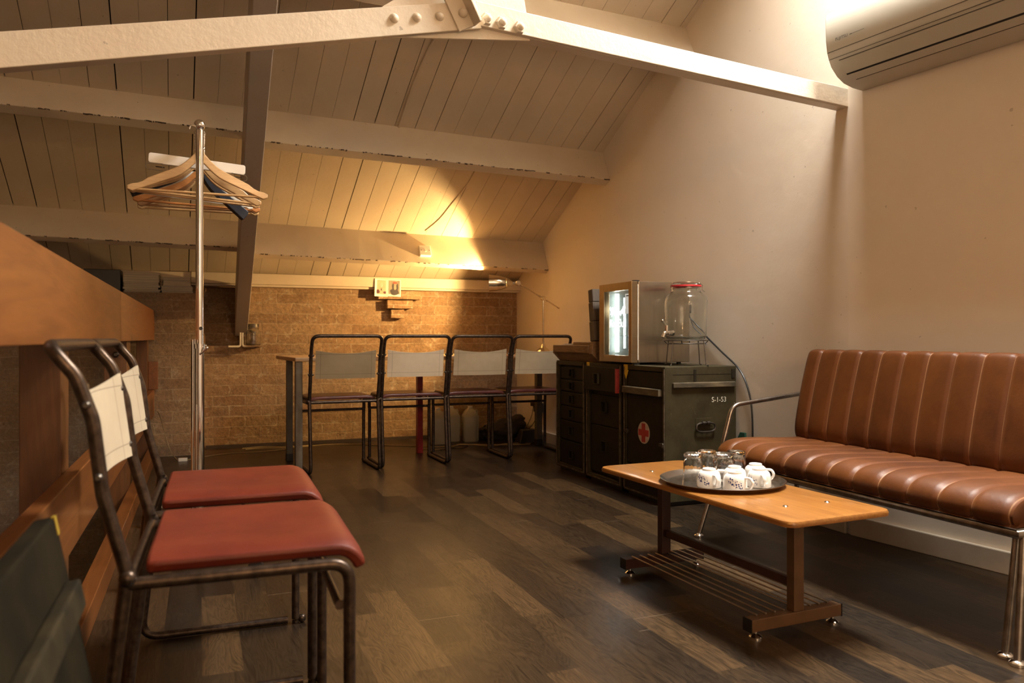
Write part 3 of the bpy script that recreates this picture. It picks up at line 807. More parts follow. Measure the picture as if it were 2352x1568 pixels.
tube(bm, P1, .0045, 8, closed=True); tube(bm, [(.205,ys-.014,.402),(.222,ys-.014,.402)], .008, 10); tube(bm, [(.233,ys-.014,.402),(.25,ys-.014,.402)], .008, 10)
obj('ring_handle', bm, M_iron, tC, smooth=True)
text('stencil_text', 'S-1-53', .036, Matrix.Translation((.315, ys-.0008, .513)) @ Matrix.Rotation(R(90), 4, 'X'), M_stencil, tC, .0003, sx=.95)
for (x, zz) in ((.40,.23),(.41,.49),(.05,.20),(.02,.10),(.40,.08)):
    bm = NB(); lathe(bm, [(0,0),(.006,0),(.004,.003),(0,.003)], 10, Matrix.Translation((x, ys, zz)) @ Matrix.Rotation(R(90),4,'X')); obj('screw', bm, M_edgewear, tC)
# tape marks on top edges
bm = NB(); box(bm, -.002, .02, -wC/2+.0, 0, 0, 0)
bm.free()
bm = NB(); box(bm, -.0008, .0, .155, .197, ZT-.05, ZT); prism(bm, [(.145,ZT-.028),(.197,ZT-.028),(.171,ZT-.075)], .0012, Matrix(((0,0,-1,-.0005),(1,0,0,0),(0,1,0,0),(0,0,0,1)))); box(bm, -.0008, .03, .10, .197, ZT, ZT+.001); obj('tape', bm, M_yellow, tC, label='yellow hazard tape')
bm = NB(); box(bm, -.001, .0, .16, .195, ZT-.024, ZT); box(bm, 0, .02, .16, .195, ZT, ZT+.001); obj('tape', bm, M_yellow, tB, label='yellow tape mark')

# =================================================================== FRIDGE
fr = thing('mini_fridge', 'small steel drinks fridge with lit glass door on the green chests', 'fridge', (2.06, 3.665, .68))
fw = .35; fh = fw/2; z0, z1 = .012, .434
bm = NB(); e = .022; d0, d1 = .042, .355
box(bm, d0, d1, -fh, -fh+e, z0, z1); box(bm, d0, d1, fh-e, fh, z0, z1); box(bm, d0, d1, -fh+e, fh-e, z1-e, z1); box(bm, d0, d1, -fh+e, fh-e, z0, z0+e); box(bm, d1-.02, d1, -fh+e, fh-e, z0+e, z1-e)
obj('cabinet', bm, M_fridge, fr, bev=.002)
bm = NB(); li = .006
box(bm, .045, .26, -fh+e, -fh+e+li, z0+e, z1-e); box(bm, .045, .26, fh-e-li, fh-e, z0+e, z1-e); box(bm, .254, .26, -fh+e, fh-e, z0+e, z1-e); box(bm, .045,.26,-fh+e,fh-e,z0+e,z0+e+li); box(bm,.045,.26,-fh+e,fh-e,z1-e-li,z1-e)
obj('liner', bm, M_fint, fr)
bm = NB()
for z in (.15, .28): 
    for i in range(9): box(bm, .08, .245, -.135+i*.033, -.132+i*.033, z, z+.003)
obj('wire_shelf', bm, M_white, fr)
bm = NB(); tube(bm, [(.085,.118,z0+.05),(.085,.118,z1-.05)], .0105, 12); obj('light_tube', bm, M_tubelight, fr, smooth=True)
bm = NB(); tube(bm, [(.13,.112,z0+.07),(.13,.112,z1-.07)], .007, 12); obj('light_tube', bm, emis('fridge_led_dim', (.9,1,.98), .25), fr, smooth=True)
# door ring
g0, g1, gz0, gz1 = -.144, .122, z0+.036, z1-.042
bm = NB()
box(bm, 0, .038, -fh, g0, z0, z1); box(bm, 0, .038, g1, fh, z0, z1); box(bm, 0, .038, g0, g1, z0, gz0); box(bm, 0, .038, g0, g1, gz1, z1)
dr = obj('door', bm, M_fdoor, fr, bev=.0015)
bm = NB(); box(bm, .012, .018, g0, g1, gz0, gz1); obj('door_glass', bm, M_glass, dr)
bm = NB(); box(bm, .038, .0425, -fh+.002, fh-.002, z0+.002, z1-.002); b2 = NB(); b2.free(); 
for f in bm.faces[:]: pass
bm.free()
bm = NB()
for (a, b, c, d_) in ((-fh+.003,-fh+.015,z0+.003,z1-.003),(fh-.015,fh-.003,z0+.003,z1-.003),(-fh+.003,fh-.003,z0+.003,z0+.015),(-fh+.003,fh-.003,z1-.015,z1-.003)): box(bm, .038, .042, a, b, c, d_)
obj('door_gasket', bm, M_white, dr)
for a, b in ((z1, z1+.006), (0, z0)):
    bm = NB(); box(bm, .02, .05, -fh+.005, -fh+.03, a, b); obj('hinge', bm, M_black, fr)
for (x, y) in ((.06,-.14),(.06,.14),(.31,-.14),(.31,.14)):
    bm = NB(); tube(bm, [(x,y,0),(x,y,z0)], .012, 10); obj('foot', bm, M_black, fr)
bm = NB(); box(bm, .0095, .011, g0+.003, g0+.05, gz1-.125, gz1-.02); lb = obj('label_sheet', bm, simple('label_paper_glow', (.6,.62,.6), (.5,.52,.5), 60, .5, **{'Emission_Color': (.8,.85,.8,1), 'Emission_Strength': .16}), dr)  # slight emission imitates the paper being lit from behind
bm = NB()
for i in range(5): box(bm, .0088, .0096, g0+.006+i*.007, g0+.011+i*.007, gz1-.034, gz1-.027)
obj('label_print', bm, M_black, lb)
# lettering and emblem on the glass (faces -x; reads along -y)
FM = Matrix.Translation((.0105, -.013, 0)) @ Matrix(((0,0,-1,0),(-1,0,0,0),(0,1,0,0),(0,0,0,1)))
M_letter = simple('letter_white_glow', (.9,.92,.9), (.88,.9,.88), 10, .4, **{'Emission_Color': (.9,.95,.93,1), 'Emission_Strength': .55})  # emission stands in for the fridge light shining through the letters
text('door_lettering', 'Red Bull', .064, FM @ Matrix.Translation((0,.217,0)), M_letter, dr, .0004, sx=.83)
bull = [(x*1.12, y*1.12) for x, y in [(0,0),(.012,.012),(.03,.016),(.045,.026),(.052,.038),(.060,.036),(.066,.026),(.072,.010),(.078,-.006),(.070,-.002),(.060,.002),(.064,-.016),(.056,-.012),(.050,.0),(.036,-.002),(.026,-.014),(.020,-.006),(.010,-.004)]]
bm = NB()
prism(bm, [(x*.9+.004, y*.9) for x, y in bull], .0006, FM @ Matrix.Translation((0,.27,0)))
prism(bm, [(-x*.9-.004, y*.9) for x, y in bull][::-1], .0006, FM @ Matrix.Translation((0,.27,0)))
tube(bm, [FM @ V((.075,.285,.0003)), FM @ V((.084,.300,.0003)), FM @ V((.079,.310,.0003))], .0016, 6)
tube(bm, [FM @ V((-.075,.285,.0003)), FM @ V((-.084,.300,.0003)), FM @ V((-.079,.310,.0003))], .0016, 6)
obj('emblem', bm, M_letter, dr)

# fridge cable
bm = NB()
cp = [V(p) for p in ((2.42,3.60,.99),(2.47,3.56,.93),(2.505,3.50,.85),(2.508,3.35,.755),(2.508,3.20,.665),(2.508,3.13,.57),(2.508,3.10,.46),(2.508,3.095,.30),(2.505,3.10,.12))]
def smoothpath(p, n=6):
    out = []
    for i in range(len(p)-1):
        a, b, c, d = p[max(i-1,0)], p[i], p[i+1], p[min(i+2,len(p)-1)]
        for k in range(n):
            t = k/n; out.append(.5*((2*b)+(c-a)*t+(2*a-5*b+4*c-d)*t*t+(3*b-a-3*c+d)*t**3))
    out.append(p[-1]); return out
tube(bm, smoothpath(cp), .0045, 8); o = obj('power_cable', bm, M_black, smooth=True); tag(o, 'black power cable curving down the wall from behind the glass drinks jar', 'cable')
bm = NB(); tube(bm, smoothpath([V((2.44,3.53,.955)),V((2.452,3.52,.90)),V((2.458,3.50,.86)),V((2.478,3.47,.82)),V((2.486,3.44,.785))],5), .0028, 8)
lathe(bm, [(0,.0),(.014,.004),(.016,.05),(.012,.062),(0,.064)], 12, Matrix.Translation((2.438,3.53,.95))); o = obj('hanging_plug', bm, M_black, smooth=True); tag(o, 'dark plug on a thin lead against the wall behind the drinks jar', 'plug')

# =================================================================== DRINKS JAR + STAND
jx, jy = 2.285, 3.335
st = thing('wire_stand', 'thin wire stand raising the glass drinks jar above the chest', 'stand', (jx, jy, .68))
bm = NB()
tube(bm, [(math.cos(a)*.112, math.sin(a)*.112, .128) for a in [2*PI*i/40 for i in range(40)]], .0025, 8, closed=True)
tube(bm, [(math.cos(a)*.092, math.sin(a)*.092, .112) for a in [2*PI*i/40 for i in range(40)]], .0025, 8, closed=True)
for a in (45,135,225,315):
    c_, s_ = math.cos(R(a)), math.sin(R(a)); tube(bm, [(c_*.112,s_*.112,.128),(c_*.10,s_*.10,.114),(c_*.092,s_*.092,.112)], .0025, 6)
obj('ring', bm, M_iron, st, smooth=True)
for a in (20,110,200,290):
    c_, s_ = math.cos(R(a)), math.sin(R(a)); bm = NB(); tube(bm, fillet([(c_*.108,s_*.108,.126),(c_*.122,s_*.122,.003),(c_*.135,s_*.135,.003)], .008, 4), .0026, 8); obj('leg', bm, M_iron, st, smooth=True)
jr = thing('drinks_jar', 'clear glass drinks jar with tap and red rubber seal, on a wire stand', 'jar', (jx, jy, .811))
prof = [(0,0),(.085,0),(.096,.006),(.102,.02),(.106,.10),(.109,.17),(.109,.195),(.102,.218),(.088,.232),(.078,.238),(.074,.245),(.074,.268)]
inn = [(r-.0035 if r > 0 else 0, z+(.005 if i < 3 else 0)) for i, (r, z) in enumerate(prof)][::-1]
bm = NB(); lathe(bm, prof+inn, 48); obj('body', bm, M_jar, jr, smooth=True)
bm = NB(); lathe(bm, [(0,.288),(.06,.288),(.074,.284),(.076,.279),(.074,.276),(.05,.279),(0,.279)], 40); obj('lid', bm, M_jar, jr, smooth=True)
bm = NB(); lathe(bm, [(.062,.268),(.0775,.268),(.078,.272),(.0775,.276),(.062,.276)], 40); obj('gasket', bm, M_redrub, jr, smooth=True)
bm = NB(); tube(bm, [(math.cos(a)*.0765, math.sin(a)*.0765, .262+.004*math.cos(a)) for a in [2*PI*i/36 for i in range(36)]], .0016, 6, closed=True)
tube(bm, [(math.cos(a)*.071, math.sin(a)*.071, .289) for a in [2*PI*i/36 for i in range(36)]], .0016, 6, closed=True)
tube(bm, fillet([(.071,-.02,.289),(.088,-.022,.278),(.084,-.022,.255),(.098,-.024,.246)], .005, 3), .002, 6); tube(bm, fillet([(.071,.02,.289),(.088,.02,.278),(.084,.02,.255)], .005, 3), .002, 6)
obj('wire_clip', bm, M_chrome, jr, smooth=True)
# tap points to -x
bm = NB(); q = R(195)
Mt = Matrix.Rotation(q, 4, 'Z')
def tp(*p): return [Mt @ V(a) for a in p]
tube(bm, tp((.098,0,.035),(.118,0,.035),(.135,0,.036)), [.015,.013,.010], 14)
tube(bm, fillet(tp((.13,0,.036),(.158,0,.036),(.170,0,.012)), .012, 5), .0085, 12)
tube(bm, tp((.142,0,.040),(.142,0,.072)), .008, 12); tube(bm, tp((.142,0,.068),(.172,0,.094)), [.004,.006], 10); ball(bm, tp((.173,0,.095))[0], .008, 12, 8)
obj('tap', bm, metal('tap_chrome', (.85,.8,.72), .15), jr, smooth=True)

# =================================================================== OLD WOODEN MOULD, BOTTLE, GREY BLOCK
md = thing('wooden_mould', 'old wooden brick mould box on the far end of the chests', 'wooden box', (2.20, 4.20, .68))
def pbox(bm, x0, x1, y0, y1, z0, z1): return box(bm, x0, x1, y0, y1, z0, z1)
bm = NB()
hexa(bm, [(-.10,-.25,.0),(.12,-.25,0),(.12,.22,0),(-.10,.22,0),(-.135,-.25,.055),(.13,-.25,.055),(.13,.24,.055),(-.135,.24,.055)]); obj('tray_body', bm, M_oldwood, md, bev=.004)
bm = NB(); box(bm, -.150, -.122, -.245, .235, .052, .098); obj('front_rail', bm, M_oldwood, md, bev=.005)
bm = NB(); box(bm, .10, .135, -.245, .235, .05, .115); obj('back_rail', bm, M_oldwood, md, bev=.004)
bm = NB(); prism(bm, [(-.15,.05),(-.10,0),(.12,0),(.13,.12),(-.135,.12),(-.145,.10)], .04, Matrix(((1,0,0,0),(0,0,1,-.290),(0,1,0,0),(0,0,0,1)))); obj('end_board', bm, M_oldwood, md, bev=.003)
bm = NB(); prism(bm, [(-.15,.05),(-.10,0),(.12,0),(.13,.10),(-.06,.105),(-.12,.09)], .02, Matrix(((1,0,0,0),(0,0,1,.22),(0,1,0,0),(0,0,0,1)))); obj('end_board', bm, M_oldwood, md, bev=.003)
bm = NB(); box(bm, -.02, .0, -.16, .21, .05, .115); obj('divider', bm, M_oldwood, md, bev=.003)
gb = thing('wooden_block_strip', 'tall grey weathered strip of wood blocks leaning beside the fridge', 'wood strip', (2.095, 3.934, .8015), (R(-7), 0, 0))
zz = 0
for i, hh in enumerate((.115,.11,.075)):
    bm = NB(); box(bm, -.028+.002*i, .075, -.028+.001*i, .028, zz+.0015, zz+hh-.0015); obj('block', bm, M_greywood, gb, bev=.003); zz += hh
bt = thing('glass_bottle', 'small clear glass bottle with a swing stopper behind the wooden mould', 'bottle', (2.235, 4.20, .735))
prof = [(0,0),(.034,0),(.038,.006),(.040,.03),(.037,.055),(.024,.072),(.014,.086),(.013,.12),(.017,.132),(.018,.136)]
bm = NB(); lathe(bm, prof+[(r-.002 if r else 0, z+.003) for r, z in prof[::-1]], 28); obj('body', bm, M_glass, bt, smooth=True)
bm = NB(); tube(bm, [(0,-.03,.03),(-.01,-.05,.06),(-.005,-.045,.10),(0,-.02,.135)], .004, 8); o = obj('stopper_wire', bm, M_black, bt, smooth=True)

# =================================================================== BENCH
by = 2.0
bn = thing('leather_bench', 'long tan leather channelled bench with steel tube frame against the white wall', 'bench', (2.15, by, 0))
LX = lambda x: x-2.15
Yfar, Ynear = 2.60-by, 1.36-by
phase = 0.0
def seamf(y):
    f = (y/SEAM) % 1.0; d = min(f, 1-f)
    return math.exp(-(d/.055)**2)
def cushion(name, prof, inward, ny=150):
    # prof list of (x,z,weight, nx, nz)
    bm = NB(); rows = []
    y0, y1 = Ynear, Yfar
    for i in range(ny+1):
        u = i/ny; y = y0+(y1-y0)*u
        e = min(u, 1-u)*(y1-y0)
        q = max(0, 1-e/.035); endin = 1-math.sqrt(max(0, 1-q*q))
        s = seamf(y)
        r = []
        cx = sum(p[0] for p in prof)/len(prof); cz = sum(p[1] for p in prof)/len(prof)
        for (x, z, w, nx, nz) in prof:
            b = .004*(1-s)*w*math.sqrt(math.sin(PI*((y/SEAM)%1.0))+.0001) - .005*s*w - endin*.02*w
            r.append(bm.verts.new((x+nx*b, y, z+nz*b)))
        rows.append(r)
    n = len(prof)
    for i in range(ny):
        for k in range(n): bm.faces.new((rows[i][k], rows[i][(k+1)%n], rows[i+1][(k+1)%n], rows[i+1][k]))
    bm.faces.new(rows[0][::-1]); bm.faces.new(rows[-1])
    return obj(name, bm, M_leather, bn, smooth=True)
def with_normals(pts, w):
    out = []; n = len(pts)
    for i, (x, z) in enumerate(pts):
        a, b = pts[i-1], pts[(i+1)%n]; tx, tz = b[0]-a[0], b[1]-a[1]; l = math.hypot(tx, tz)
        out.append((x, z, w[i] if isinstance(w, list) else w, tz/l, -tx/l))
    return out
def densify(p, n=3):
    out = []
    for i in range(len(p)):
        a, b, c, d = p[i-1], p[i], p[(i+1)%len(p)], p[(i+2)%len(p)]
        for k in range(n):
            t = k/n; out.append(tuple(.5*((2*b[q])+(c[q]-a[q])*t+(2*a[q]-5*b[q]+4*c[q]-d[q])*t*t+(3*b[q]-a[q]-3*c[q]+d[q])*t**3) for q in (0, 1)))
    return out
    for i in range(len(p)):
        a, b = p[i], p[(i+1)%len(p)]
        for k in range(n): out.append((a[0]+(b[0]-a[0])*k/n, a[1]+(b[1]-a[1])*k/n))
    return out
# seat profile counter-clockwise seen with x right, z up
seat = [(LX(2.36),.335),(LX(2.40),.345),(LX(2.41),.375),(LX(2.38),.402),(LX(2.25),.405),(LX(2.12),.412),(LX(2.02),.414),(LX(1.965),.406),(LX(1.935),.388),(LX(1.922),.362),(LX(1.93),.338),(LX(1.95),.330),(LX(2.15),.332)]
sp = with_normals(densify(seat, 5), 1.0); sp = [(x,z,w*( .15 if z < .336 else 1),-nx,-nz) for x,z,w,nx,nz in sp]
# make sure normals point outward
cx = sum(p[0] for p in sp)/len(sp); cz = sum(p[1] for p in sp)/len(sp)
def outw(sp):
    cx = sum(p[0] for p in sp)/len(sp); cz = sum(p[1] for p in sp)/len(sp)
    t = sum((p[0]-cx)*p[3]+(p[1]-cz)*p[4] for p in sp)
    return sp if t > 0 else [(x,z,w,-a,-b) for x,z,w,a,b in sp]
cushion('seat', outw(sp), 1)
back = [(LX(2.35),.385),(LX(2.325),.40),(LX(2.315),.45),(LX(2.335),.56),(LX(2.365),.68),(LX(2.385),.745),(LX(2.40),.766),(LX(2.43),.768),(LX(2.45),.755),(LX(2.455),.72),(LX(2.43),.58),(LX(2.40),.42),(LX(2.39),.385)]
sp = with_normals(densify(back, 5), 1.0); cushion('backrest', outw(sp), 1)
bm = NB(); xs0 = LX(1.935); rr = .0115
loop = fillet([(LX(2.42),Yfar+.03,.315),(xs0,Yfar+.03,.315),(xs0,Ynear+.01,.315),(LX(2.50),Ynear+.01,.315),(LX(2.50),Ynear-.4,.315)], [.02,.012,.012,.01], 4)
tube(bm, [(LX(2.42),Yfar+.06,.318),(xs0,Yfar+.06,.318),(xs0,Ynear,.318),(LX(2.46),Ynear,.318)], rr, 12)
tube(bm, [(LX(2.42),Yfar+.06,.318),(LX(2.46),Ynear,.318)], rr, 12)
obj('seat_frame', bm, M_bframe, bn, smooth=True)
ya = 2.69-by
bm = NB(); tube(bm, fillet([(LX(2.43),ya,.575),(LX(2.075),ya,.537),(LX(1.955),ya-.005,.15)], .06, 8), .0095, 12); obj('armrest', bm, M_bframe, bn, smooth=True)
def bleg(a, b):
    bm = NB(); a, b = V(a), V(b); tube(bm, [a, b], .0095, 12); o = obj('leg', bm, M_bframe, bn, smooth=True)
    bm = NB(); lathe(bm, [(0,-.001),(.019,-.001),(.019,.006),(.013,.012),(0,.014)], 20, Matrix.Translation((b.x, b.y, .002))); obj('foot_cap', bm, M_chrome, o, smooth=True)
bleg((LX(1.957), ya-.005, .155), (LX(1.907), ya, .008))
bleg((LX(1.975), Ynear+.03, .318), (LX(1.915), 1.38-by, .008))
bleg((LX(1.955), Ynear-.0, .318), (LX(1.897), 1.335-by, .008))
bleg((LX(2.38), Yfar+.06, .318), (LX(2.42), Yfar+.08, .008)); bleg((LX(2.42), Ynear, .318), (LX(2.47), Ynear-.02, .008))

# =================================================================== COFFEE TABLE
ct = thing('coffee_table', 'low teak topped coffee table with brown steel legs and wire rack', 'table', (1.560, 2.06, 0), (0,0,R(2.2)))
hl, hw, zt = .480, .188, .350
def rrect(hx, hy, r, n=6):
    p = []
    for (sx, sy, a0) in ((1,1,0),(-1,1,90),(-1,-1,180),(1,-1,270)):
        for k in range(n+1):
            a = R(a0+90*k/n); p.append((sx*(hx-r)+r*math.cos(a), sy*(hy-r)+r*math.sin(a)))
    return p
bm = NB(); 
lay = [(rrect(hw-.012,hl-.012,.03), zt-.020), (rrect(hw-.001,hl-.001,.034), zt-.0165), (rrect(hw,hl,.035), zt-.008), (rrect(hw-.003,hl-.003,.034), zt-.002), (rrect(hw-.010,hl-.010,.032), zt)]
rings = [[bm.verts.new((x,y,z)) for x, y in pts] for pts, z in lay]
for a, b in zip(rings, rings[1:]):
    n = len(a)
    for k in range(n): bm.faces.new((a[k],a[(k+1)%n],b[(k+1)%n],b[k]))
bm.faces.new(rings[0][::-1]); bm.faces.new(rings[-1])
obj('tabletop', bm, M_teak, ct, smooth=True)
for (x, y) in ((-.075,.30),(.075,.30),(-.06,-.33),(.09,-.335)):
    bm = NB(); lathe(bm, [(0,.004),(.005,.0035),(.008,.001),(.008,0),(0,0)], 14, Matrix.Translation((x,y,zt))); obj('bolt', bm, M_chrome, ct, smooth=True)
cxo = -.022
for s, y in ((1,.305),(-1,-.325)):
    mm = M_darkbrown if s > 0 else M_brown
    bm = NB(); box(bm, cxo-.170, cxo+.158, y-.020, y+.014, .022, .056); bb = obj('base_bar', bm, mm, ct, bev=.002)
    for q in (-1, 1):
        bm = NB(); box(bm, (-.171 if q<0 else .156)+cxo, (-.169 if q<0 else .160)+cxo, y-.021, y+.015, .021, .057); obj('end_cap', bm, M_black, bb)
    for q in (-.142,.140):
        bm = NB(); lathe(bm, [(0,0),(.018,0),(.018,.004),(.011,.010),(.005,.012),(.005,.022),(0,.022)], 20, Matrix.Translation((cxo+q,y-.003,0))); obj('foot', bm, M_chrome, bb, smooth=True)
    bm = NB(); box(bm, cxo-.018, cxo+.018, y-.018, y+.012, .056, zt-.02); obj('leg', bm, mm, ct, bev=.002)
    bm = NB(); box(bm, -.12, .12, y-.015, y+.010, zt-.034, zt-.018); obj('support_bar', bm, mm, ct, bev=.002)
bm = NB(); box(bm, cxo-.009, cxo+.009, -.32, .30, .118, .143); obj('stretcher', bm, M_darkbrown, ct, bev=.002)
for i in range(9):
    x = cxo-.135+i*.0325
    if abs(x-cxo) < .015: x += .012
    bm = NB(); tube(bm, [(x,-.325,.060),(x,.300,.060)], .0028, 8); obj('rack_wire', bm, M_steel, ct, smooth=True)

# =================================================================== TRAY, GLASSES, CUPS
tx, ty, tz = 1.566, 2.082, .350
tr2 = NB(); lathe(tr2, [(0,.001),(.165,.001),(.180,.004),(.190,.013),(.196,.016),(.1985,.0150),(.197,.0130),(.190,.009),(.181,.0005),(.165,0),(0,0)][::-1], 64)
o = obj('serving_tray', tr2, M_tray, smooth=True); o.location = (tx, ty, tz+.0005); tag(o, 'round steel serving tray holding glasses and cups on the coffee table', 'tray')
gp = 'upturned tumblers on the tray'
prof = [(.0335,0),(.0335,.004),(.0325,.03),(.0318,.045),(.0305,.062),(.0290,.070),(.0300,.076),(.0295,.084),(.0270,.088),(.020,.0885),(0,.0885)]
inn = [(0,.078),(.022,.077),(.0265,.068),(.0288,.055),(.0302,.03),(.0315,.004),(.0318,0)]
def gmod(a, j, z):
    if j >= len(prof): return 1
    k = .024 if z > .025 else 0
    if z > .06: return 1+.06*abs(math.cos(9*a))*(1 if j % 2 else -.4)
    return 1-k*abs(math.cos(7*a))
bm = NB(); lathe(bm, prof+inn+[(.0335,0)], 72, mod=gmod)
bmesh.ops.remove_doubles(bm, verts=bm.verts, dist=1e-5)
gl = obj('tumbler', bm, M_glass, smooth=True)
def put(o, loc, rz, label, cat, grp):
    o.location = loc; o.rotation_euler = (0,0,rz); o['label'] = label; o['category'] = cat; o['group'] = grp
tz2 = tz+.0022
spots = [((1.510,2.163),'front left upturned glass tumbler, in full view on the tray'), ((1.592,2.199),'upturned glass tumbler at the back left of the tray, second row'), ((1.606,2.124),'upturned glass tumbler directly behind the white cups'), ((1.674,2.150),'upturned glass tumbler furthest back right, by the bench seat')]
for i, ((x, y), lb) in enumerate(spots):
    g = gl if i == 0 else gl.copy()
    if i: COL.objects.link(g)
    put(g, (x, y, tz2), i*.3, lb, 'glass', gp)
# cups, upside down
cprof = [(.0365,0),(.0372,.002),(.0365,.02),(.0352,.034),(.0318,.044),(.0255,.0495),(.0205,.051),(.0205,.0565),(.0185,.0575),(.0170,.0565),(.0165,.053),(0,.053)]
cinn = [(0,.047),(.02,.0465),(.029,.042),(.0325,.033),(.0338,.02),(.0345,.0)]
cupg = 'upturned white cups with blue flowers on the tray'
def cup(loc, rz, label, seed):
    t = thing('teacup', label, 'cup', (loc[0], loc[1], loc[2]), (0,0,rz), cupg)
    bm = NB(); lathe(bm, cprof+cinn+[cprof[0]], 48); bmesh.ops.remove_doubles(bm, verts=bm.verts, dist=1e-5); obj('body', bm, cup_mat(seed), t, smooth=True)
    bm = NB(); tube(bm, fillet([(.033,0,.040),(.052,0,.041),(.060,0,.026),(.050,0,.010),(.0345,0,.008)], .012, 5), .0042, 10, ry=.0055); obj('handle', bm, M_porcw, t, smooth=True)
    return t
M_porcw = simple('white_porcelain', (.86,.83,.78), (.84,.81,.76), 4, .12)
for (x, y, dz, rz, lb, sd) in ((1.487,2.043,0,R(-100),'leftmost upturned white cup, in front of the first tumbler',1.3),
    (1.527,1.966,0,R(-66),'white cup at the front middle of the tray with handle to the right',2.1),
    (1.5905,2.050,.004,R(150),'upturned white cup half hidden behind the front middle cup',3.7),
    (1.686,2.066,.004,R(-55),'white cup at the back right of the tray, touching the bench side',4.9),
    (1.636,1.988,0,R(-113),'rightmost front white cup with a dark speck on its base',5.3)):
    cup((x,y,tz2+0*dz), rz, lb, sd)

# =================================================================== AIR CONDITIONER (wall frame)
ac = thing('air_conditioner', 'white wall mounted air conditioner high on the right wall', 'air conditioner', (0,0,0))
ac.matrix_world = RW @ Matrix.Translation((-.003,-.068,0))
AL = .92
pr = [(0,1.836),(-.06,1.838),(-.115,1.848),(-.155,1.868),(-.190,1.900),(-.207,1.932),(-.216,1.958),(-.222,2.0),(-.224,2.085),(-.215,2.105),(-.19,2.118),(0,2.13)]
bm = NB(); prism(bm, pr, AL, Matrix(((1,0,0,0),(0,0,-1,0),(0,1,0,0),(0,0,0,1)))); obj('housing', bm, M_acwhite, ac, smooth=True, bev=.003)
def strip(name, n0, z0, n1, z1, y0, y1, m, th=.002):
    bm = NB(); d = V((n1-n0, 0, z1-z0)); nn = V((-d.z, 0, d.x)).normalized()
    if nn.x > 0: nn = -nn
    a, b = V((n0,0,z0)), V((n1,0,z1))
    q = []
    for y in (y0, y1): q += [a+V((0,y,0)), b+V((0,y,0)), b+nn*th+V((0,y,0)), a+nn*th+V((0,y,0))]
    hexa(bm, [q[0],q[1],q[2],q[3],q[4],q[5],q[6],q[7]]); return obj(name, bm, m, ac)
strip('panel_joint', -.2135,1.951,-.2145,1.9535, -.003,-AL+.003, M_acgrey, .0012)
strip('panel_joint', -.2045,1.9255,-.2053,1.9275, -.003,-AL+.003, M_acgrey, .0012)
strip('louvre', -.197,1.9135,-.156,1.870, -.05,-AL+.05, M_acwhite, .003)
strip('louvre', -.149,1.8655,-.118,1.8505, -.06,-AL+.06, M_acwhite, .003)
strip('air_slot', -.1555,1.870,-.1495,1.8655, -.045,-AL+.045, M_black, .002)
strip('panel_joint', -.1975,1.9160,-.1970,1.9135, -.045,-AL+.045, M_acgrey, .003)
strip('panel_joint', -.117,1.8495,-.114,1.8485, -.06,-AL+.06, M_acgrey, .002)
strip('panel_joint', -.176,1.892,-.1757,1.8914, -.052,-AL+.052, M_acgrey, .0034)
strip('top_grille', -.17,2.1195,-.125,2.1225, -.02,-AL+.02, M_acslot, .0015)
TM = Matrix.Translation((-.2243,-.075,1.99)) @ Matrix(((0,0,-1,0),(-1,0,0,0),(0,1,0,0),(0,0,0,1)))
text('brand_lettering', 'FUJITSU', .016, TM, M_acgrey, ac, .0004, 'CENTER')
bm = NB(); box(bm, -.2246,-.2236, -.175,-.123, 1.9893,1.9903); box(bm, -.2246,-.2236, -.122,-.112, 1.988,1.991); obj('model_line', bm, M_acgrey, ac)

# =================================================================== COAT RACK
cr = thing('coat_rack', 'tall chrome rolling coat rack with ball topped poles', 'coat rack', (-.006, 3.25, 0))
for (y, nm) in ((-.45, 0), (.45, 1)):
    bm = NB(); tube(bm, [(0,y,.75),(0,y,1.515)], .0125, 16); p_ = obj('pole', bm, M_chrome, cr, smooth=True)
    bm = NB(); tube(bm, [(0,y,.09),(0,y,.79)], .0150, 16); tube(bm, [(0,y,.785),(0,y,.80)], .0185, 16); obj('lower_pole', bm, M_chrome, cr, smooth=True)
    bm = NB(); tube(bm, [(-.022,y-.012,.10),(-.022,y-.012,.815)], .0042, 8); tube(bm, [(-.010,y-.020,.10),(-.010,y-.020,.60)], .003, 8); obj('guide_rod', bm, M_chrome, cr, smooth=True)
    bm = NB(); ball(bm, (0,y,1.532), .0185, 24, 16); obj('finial_ball', bm, M_chrome, cr, smooth=True)
    bm = NB(); tube(bm, [(.0,y-.016,.765),(.022,y-.02,.785)], .003, 8); ball(bm, (.023,y-.021,.787), .0045, 10, 8); obj('clamp_screw', bm, M_chrome, cr, smooth=True)
    bm = NB(); lathe(bm, [(0,0),(.006,0),(.006,.002),(0,.002)], 16, Matrix.Translation((.004,y-.0115,.852)) @ Matrix.Rotation(R(90),4,'X')); obj('button', bm, M_black, cr)
    bm = NB(); tube(bm, [(-.21,y,.085),(.19,y,.085)], .0125, 12); ft = obj('foot', bm, M_chrome, cr, smooth=True)
    for x in (-.20,.18):
        bm = NB(); lathe(bm, [(0,-.011),(.026,-.011),(.029,-.006),(.029,.006),(.026,.011),(0,.011)], 24, Matrix.Translation((x,y,.029)) @ Matrix.Rotation(R(90),4,'X'))
        tube(bm, [(x,y,.03),(x,y,.08)], .007, 8); obj('caster', bm, M_black, ft, smooth=True)
bm = NB(); tube(bm, [(0,-.45,1.512),(0,.45,1.512)], .0115, 14); tube(bm, fillet([(0,-.458,1.525),(-.028,-.46,1.528),(-.032,-.46,1.513)], .008, 4), .0035, 8); obj('hanging_rail', bm, M_chrome, cr, smooth=True)
bm = NB(); tube(bm, [(0,-.45,.085),(0,.45,.085)], .0115, 14); obj('bottom_rail', bm, M_chrome, cr, smooth=True)

